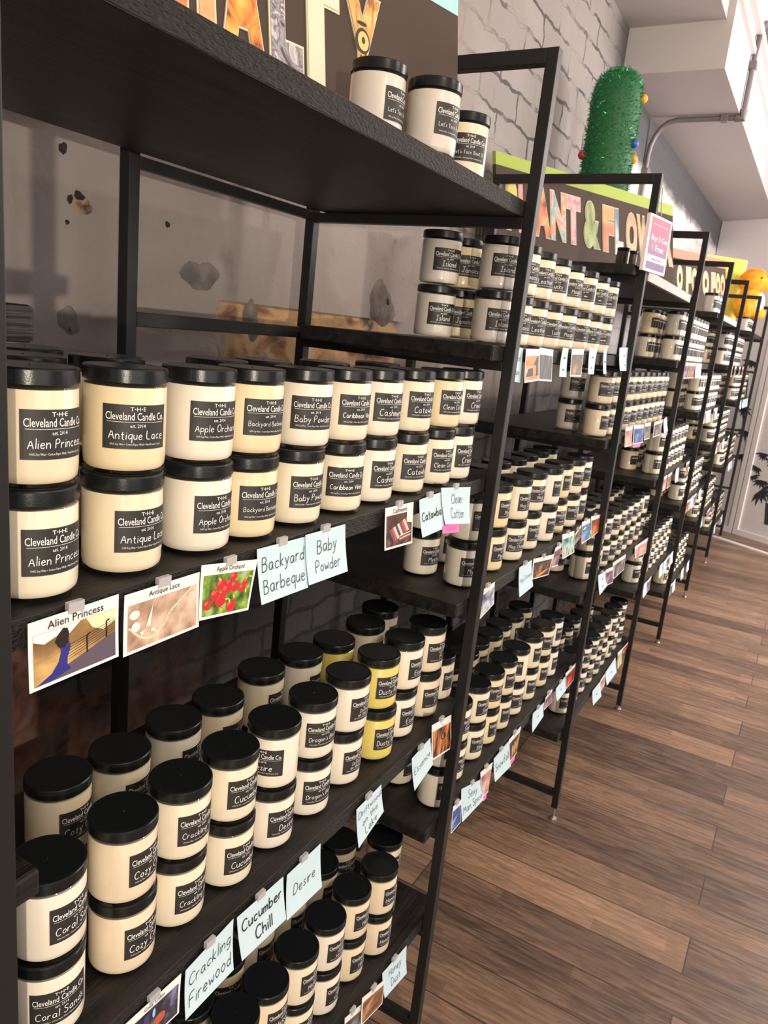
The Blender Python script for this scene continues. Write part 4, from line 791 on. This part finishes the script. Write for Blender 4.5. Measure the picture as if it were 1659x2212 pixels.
# ------------------------------------------------------------------ word signs on top
M_board = mat('sign_board', (.070, .050, .040), .7, spec=.2)
M_cream = mat('sign_outline', (.66, .60, .44), .6)
SP = {
'fire': ramp_mat('letter_fire', [(.36, (.03, .012, .01)), (.44, (.45, .10, .02)), (.55, (.85, .32, .04)), (.72, (.92, .58, .16))], 26, (1, 1, 1), distort=1.2), 'marble': ramp_mat('letter_agate', [(.35, (.05, .045, .06)), (.45, (.35, .32, .36)), (.52, (.12, .10, .13)), (.60, (.60, .56, .58)), (.7, (.25, .22, .25))], 16, (1, 1, 1), distort=3),
'bone': mat('letter_bone', (.78, .64, .48), .5), 'fur': ramp_mat('letter_fur', [(.34, (.25, .10, .03)), (.48, (.62, .28, .07)), (.62, (.80, .45, .15)), (.75, (.80, .60, .40))], 30, (3, 3, .8), distort=.8), 'brickorange': ramp_mat('letter_brick', [(.40, (.62, .33, .14)), (.55, (.70, .42, .20)), (.62, (.30, .25, .33))], 14, (1, 1, 3)),
'leafy': ramp_mat('letter_leafy', [(.38, (.20, .22, .03)), (.52, (.62, .48, .08)), (.66, (.45, .55, .20))], 22), 'salmon': ramp_mat('letter_salmon', [(.38, (.75, .18, .16)), (.6, (.85, .35, .28))], 8), 'poppy': ramp_mat('letter_poppy', [(.38, (.06, .03, .03)), (.45, (.70, .12, .03)), (.58, (.82, .30, .12)), (.72, (.70, .42, .25))], 16),
'blossom': ramp_mat('letter_blossom', [(.40, (.22, .32, .36)), (.50, (.45, .45, .42)), (.56, (.80, .22, .10)), (.68, (.82, .42, .25))], 18), 'lilac': ramp_mat('letter_lilac', [(.38, (.35, .15, .25)), (.5, (.62, .30, .32)), (.64, (.70, .42, .40))], 40), 'cactus': ramp_mat('letter_cactus', [(.38, (.16, .22, .06)), (.55, (.33, .40, .14)), (.7, (.45, .50, .24))], 12, (3, 3, .6)),
'petal': ramp_mat('letter_petal', [(.40, (.62, .14, .10)), (.52, (.70, .30, .10)), (.66, (.70, .42, .22))], 8), 'sky': ramp_mat('letter_sky', [(.42, (.12, .20, .28)), (.5, (.45, .52, .52)), (.58, (.70, .62, .42))], 6), 'beige': ramp_mat('letter_beige', [(.40, (.48, .26, .15)), (.6, (.58, .38, .23))], 10), 'olive': ramp_mat('letter_olive', [(.38, (.25, .18, .06)), (.52, (.42, .30, .12)), (.66, (.55, .42, .24))], 16),
'mint': ramp_mat('letter_mint', [(.42, (.30, .38, .15)), (.6, (.55, .56, .32))], 14), 'melon': ramp_mat('letter_melon', [(.42, (.62, .26, .13)), (.6, (.66, .42, .24))], 10), 'lemon': ramp_mat('letter_lemon', [(.42, (.60, .42, .12)), (.6, (.64, .52, .26))], 10)}
def sign(label, xr, yr, ang, length, zb, zt, stripe, sh, letters, board=None, thick=.03, side=None, nm='word_sign', tilt=0.0):
    th = math.radians(ang); U = Vector((-math.cos(th), math.sin(th), 0)); N = Vector((-math.sin(th), -math.cos(th), 0)); O = Vector((xr, yr, 0))
    root = thing(nm, label, 'sign', W(*(O + U * length / 2).xy, zb), 'word signs on the racks')
    def P(s, z, off): v = O + U * s + N * (off + tilt * (zt - z) / (zt - zb)); return W(v.x, v.y, z)
    def slab(mb, s0, s1, z0, z1, o0, o1): return mb.hexa([P(s1, z0, o1), P(s0, z0, o1), P(s0, z0, o0), P(s1, z0, o0), P(s1, z1, o1), P(s0, z1, o1), P(s0, z1, o0), P(s1, z1, o0)])
    obj('board', slab(MB(), 0, length, zb, zt - sh, -thick, 0), board or M_board, root)
    if sh: obj('top_band', slab(MB(), 0, length, zt - sh, zt, -thick, .001), stripe, root)
    if side: obj('side_panel', slab(MB(), -.012, 0, zb, zt, -thick, 0), side, root); obj('side_panel', slab(MB(), length, length + .012, zb, zt, -thick, 0), side, root)
    for ch, s0, s1, z0, z1, m in letters:
        mb = MB(); b = .006
        for bold, mrg, off, mi in ((.085, 0, .004, 0), (.068, b, .006, 1)):
            vs, fs, tw, thh = print2d(ch, bold, 4); w = (s1 - s0) - 2 * mrg; h = (z1 - z0) - 2 * mrg
            mb.add([P(s1 - mrg - w * x / tw, z0 + mrg + h * y / thh, off) for x, y in vs], fs, mi)
            if not mi:  # depth of the cut-out
                mb.add([P(s1 - mrg - w * x / tw, z0 + mrg + h * y / thh, .0005) for x, y in vs], [f[::-1] for f in fs], mi)
        obj('letter', mb, [M_cream, SP[m]], root)
    return root, P
L1 = [('Y', .385, .545, .640, .970, 'fur'), ('T', .560, .748, .640, .975, 'bone'), ('L', .70, .822, .640, .98, 'marble'), ('A', .832, .980, .640, .985, 'fire'), ('I', .990, 1.047, .645, .99, 'brickorange'), ('C', 1.07, 1.19, .645, 1.0, 'poppy'), ('E', 1.21, 1.31, .645, 1.0, 'salmon'), ('P', 1.33, 1.45, .645, 1.0, 'leafy'), ('S', 1.47, 1.59, .645, 1.0, 'olive')]
r1, P1 = sign('dark sign whose picture letters end in ALTY, on the nearest rack', 2.59, 1.35, 14, 1.74, .488, 1.135, mat('band_aqua', (.36, .68, .72), .5), .075, L1, tilt=.10)
ey = MB()
def eye(mb, s, z, a, b, off, mi): mb.add([P1(s + a * math.cos(t * math.pi / 10), z + b * math.sin(t * math.pi / 10), off) for t in range(20)], [tuple(range(20))[::-1]], mi)
eye(ey, .468, .832, .030, .036, .0072, 0); eye(ey, .466, .832, .023, .027, .0076, 1); eye(ey, .466, .834, .007, .010, .0080, 0)
for s, z, a, b in ((.470, .88, .02, .006), (.476, .765, .006, .028), (.455, .78, .005, .022)): eye(ey, s, z, a, b, .0072, 0)
obj('letter_picture', ey, [FLAT['dark'], mat('eye_amber', (.75, .50, .16), .4)], r1)
LEN2 = 1.93
L2 = [(ch, a, b, .69, 1.015, m) for ch, a, b, m in (('P', 1.745, 1.85, 'leafy'), ('L', 1.645, 1.735, 'salmon'), ('A', 1.42, 1.60, 'poppy'), ('N', 1.27, 1.43, 'blossom'), ('T', 1.115, 1.272, 'lilac'), ('&', .90, 1.085, 'cactus'), ('F', .742, .876, 'petal'), ('L', .635, .735, 'sky'), ('O', .468, .605, 'beige'), ('W', .305, .474, 'olive'), ('E', .165, .285, 'melon'), ('R', .0, .145, 'beige'))]
sign('dark sign reading PLANT & FLOWER with a lime green top band', 6.513, 1.30, 24, LEN2, .488, 1.155, mat('band_lime', (.34, .45, .07), .6), .08, L2, tilt=.15)
L3 = [(ch, a, b, .74, 1.02, m) for ch, a, b, m in (('O', .85, .96, 'mint'), ('F', .69, .79, 'mint'), ('O', .565, .685, 'melon'), ('O', .345, .47, 'mint'), ('F', .21, .30, 'beige'), ('O', .118, .204, 'lemon'), ('O', .02, .11, 'melon'))]
sign('dark sign with pastel picture letters under a salmon top band', 10.12, 1.30, 26, 1.70, .488, 1.19, mat('band_salmon', (.80, .20, .13), .6), .10, L3, tilt=.15)
sign('tall bright yellow display board with pink sides near the far end', 13.35, 1.40, 43, .76, .488, 1.58, mat('band_yellow', (.82, .76, .10), .6), .08, [], board=MATS['band_yellow'], thick=.10, side=mat('panel_pink', (.88, .22, .42), .5), nm='display_board')

# pink offer sign in an acrylic holder by the second frame
s_root = thing('sign_holder', 'pink and purple acrylic sign reading Buy 3 Get 1 Free by the shelf end', 'sign', W(4.70, .985, .468))
def hp(u, v, off=0.0): # u to the far end, v up
    x = 4.50 + .30 * u; y = 1.0 - .055 * u; return W(x + .03 * (1 - v), y - off, .468 + .285 * v)
def hquad(mb, u0, u1, v0, v1, off, mi=0): return mb.add([hp(u0, v0, off), hp(u1, v0, off), hp(u1, v1, off), hp(u0, v1, off)], [(0, 1, 2, 3)], mi)
pl = MB(); pl.hexa([hp(-.03, -.02, .0), hp(1.03, -.02, .0), hp(1.03, -.02, -.02), hp(-.03, -.02, -.02), hp(-.03, 1.02, .0), hp(1.03, 1.02, .0), hp(1.03, 1.02, -.02), hp(-.03, 1.02, -.02)])
obj('holder', pl, mat('acrylic_edge', (.78, .70, .70), .15), s_root)
M_grad = bpy.data.materials.new('offer_print'); M_grad.use_nodes = True; _t = M_grad.node_tree; _tc2 = _t.nodes.new('ShaderNodeTexCoord'); _sp = _t.nodes.new('ShaderNodeSeparateXYZ'); _r = _t.nodes.new('ShaderNodeValToRGB')
_r.color_ramp.elements[0].color = (.08, .06, .22, 1); _r.color_ramp.elements[1].color = (.50, .02, .09, 1); _t.links.new(_tc2.outputs['Generated'], _sp.inputs[0]); _t.links.new(_sp.outputs[2], _r.inputs[0]); _t.links.new(_r.outputs[0], _t.nodes['Principled BSDF'].inputs['Base Color'])
obj('insert', hquad(MB(), .06, .97, .03, .98, .001), M_grad, s_root)
mb = MB(); hquad(mb, .06, .97, .17, .30, .0013); obj('price_band', mb, mat('offer_band', (.42, .58, .58), .5), s_root)
mb = MB()
for body, cu_, cv, w, h in (('Buy 3 Get', .53, .60, .80, .13), ('1 Free', .50, .44, .55, .12)):
    vs, fs = place2d(print2d(body, .01), cu_, cv, w, h, False); mb.add([hp(u, v, .0016) for u, v in vs], fs)
vs, fs, tw, thh = hand2d('~~~', .7); mb.add([hp(.5 + (x - tw / 2) * .7 / tw, .87 + (y - thh / 2) * .05 / thh, .0016) for x, y in vs], fs)
obj('lettering', mb, M_white, s_root)
mb = MB(); vs, fs, tw, thh = hand2d('~~', .9); mb.add([hp(.5 + (x - tw / 2) * .5 / tw, .235 + (y - thh / 2) * .05 / thh, .0018) for x, y in vs], fs); obj('small_print', mb, M_ink, s_root)
obj('hook', MB().tube([hp(.5, 1.0, -.006), hp(.45, 1.3, -.012), hp(.4, 1.55, -.012)], .0015, 6), M_foot, s_root)

# ------------------------------------------------------------------ tinsel cactus
cx, cy, cz0, cz1, cr = 6.20, 1.785, .488, 2.06, .188
ct = thing('tinsel_cactus', 'tall green tinsel cactus with coloured baubles behind the PLANT & FLOWER sign', 'decoration', W(cx, cy, cz0))
def cprof(t): # 0..1 -> (r, z) in units
    z = cz0 + (cz1 - cz0) * t; top = cz1 - cr
    return (cr * (.97 + .05 * math.sin(3 * t)) if z < top else cr * math.sqrt(max(0, 1 - ((z - top) / cr) ** 2)), z)
prof = [(max(r, .002) * S, (z - cz0) * S) for r, z in [cprof(k / 40) for k in range(41)]]
M_tin = mat('green_tinsel', (.02, .22, .08), .25, metal=.5, noise=((.08, .55, .22), 60, (1, 1, 1), .4, .65))
obj('body', MB().lathe([(r * .96, z) for r, z in prof], 28, c=W(cx, cy, cz0)), mat('cactus_core', (.012, .12, .035), .6), ct, smooth=60)
tn = MB(); rt = random.Random(3)
for k in range(9000):
    t = rt.random() ** .93; r, z = cprof(t); a = rt.uniform(0, 2 * math.pi); n = Vector((math.cos(a), math.sin(a), (1.2 * max(0, (z - (cz1 - cr)) / cr)))).normalized()
    p = W(cx + .95 * r * math.cos(a), cy + .95 * r * math.sin(a), z); d = (n + Vector((rt.uniform(-.9, .9), rt.uniform(-.9, .9), rt.uniform(-.9, .9)))).normalized(); L = rt.uniform(.008, .015); w = d.cross(Vector((rt.uniform(-1, 1), rt.uniform(-1, 1), rt.uniform(-1, 1)))).normalized() * .0011
    tn.add([p - w, p + w, p + d * L + w * .4, p + d * L - w * .4], [(0, 1, 2, 3)])
o = obj('tinsel', tn, M_tin, ct, kind='stuff')
for a, z, c, nmc in ((116, 1.44, (.55, .02, .03), 'red'), (-95, 1.53, (.03, .12, .50), 'blue'), (-72, 1.86, (.85, .40, .04), 'gold'), (-70, 1.44, (.85, .42, .06), 'gold')):
    if nmc == 'green': continue
    rr = math.radians(a); b = obj('bauble', MB().ball(W(cx + cr * 1.03 * math.cos(rr), cy + cr * 1.03 * math.sin(rr), z), .0165, 16, 10), MATS.get('bauble_' + nmc) or mat('bauble_' + nmc, c, .35), ct, smooth=60); b['label'] = nmc + ' bauble'

# ------------------------------------------------------------------ orange plush toy on the last rack
px_, py_, pz = 13.05, 1.22, .69
pt = thing('plush_toy', 'fluffy orange plush toy with pale belly on a big jar, last rack', 'plush toy', W(px_, py_, pz))
M_fur = mat('orange_plush', (.88, .33, .015), .9, noise=((.95, .50, .05), 25, (1, 1, 1), .35, .7), bump=(60, .5, (1, 1, 1)))
bd = MB()
for dx, dy, dz, r, sq in ((0, .04, .20, .20, (.9, .95, 1.1)), (0, 0, .55, .20, (.95, 1.05, .95)), (0, -.15, .50, .10, (.9, 1.1, .75)), (0, -.12, .10, .11, (1, 1.2, .9)), (0, .02, .38, .15, (1, 1, 1)), (-.10, -.05, .28, .08, (.8, 1, 1.5))):
    bd.ball(W(px_ + dx, py_ + dy, pz + dz), r * S, 20, 12, sq=sq)
b = obj('body', bd, M_fur, pt, smooth=180); md = b.modifiers.new('join', 'REMESH'); md.mode = 'VOXEL'; md.voxel_size = .006; md.use_smooth_shade = True
fz = MB(); rf = random.Random(5)
for k in range(5000):
    dx, dy, dz, r, sq = ((0, .04, .20, .20, (.9, .95, 1.1)), (0, 0, .55, .20, (.95, 1.05, .95)), (0, 0, .55, .20, (.95, 1.05, .95)))[k % 3]
    n = Vector((rf.gauss(0, 1), rf.gauss(0, 1), rf.gauss(0, 1))).normalized(); p = W(px_ + dx, py_ + dy, pz + dz) + Vector((n.x * sq[0], n.y * sq[1], n.z * sq[2])) * r * S * .98
    d = (n + Vector((rf.uniform(-.6, .6), rf.uniform(-.6, .6), rf.uniform(-.6, .6)))).normalized() * .012; w = d.cross(Vector((.3, .5, .8))).normalized() * .0012; fz.add([p - w, p + w, p + d], [(0, 1, 2)])
obj('fur', fz, M_fur, pt, kind='stuff')
obj('belly', MB().ball(W(px_ - .02, py_ - .115, pz + .24), .075 * 1.0, 16, 10, sq=(.8, .65, 1.1)), mat('plush_cream', (.85, .74, .60), .9), pt, smooth=60)
obj('eye', MB().ball(W(px_ - .155, py_ - .11, pz + .60), .007, 10, 6), M_lid, pt, smooth=60); obj('eye', MB().ball(W(px_ + .155, py_ - .11, pz + .60), .007, 10, 6), M_lid, pt, smooth=60)
obj('nose', MB().ball(W(px_, py_ - .265, pz + .52), .012, 10, 6), mat('plush_nose', (.45, .12, .03), .6), pt, smooth=60)
jar(px_, py_, .488, 0, '~', -60, 'ivory', 'cream jar under the orange plush toy on the last rack')
print('JARS', NJ[0])
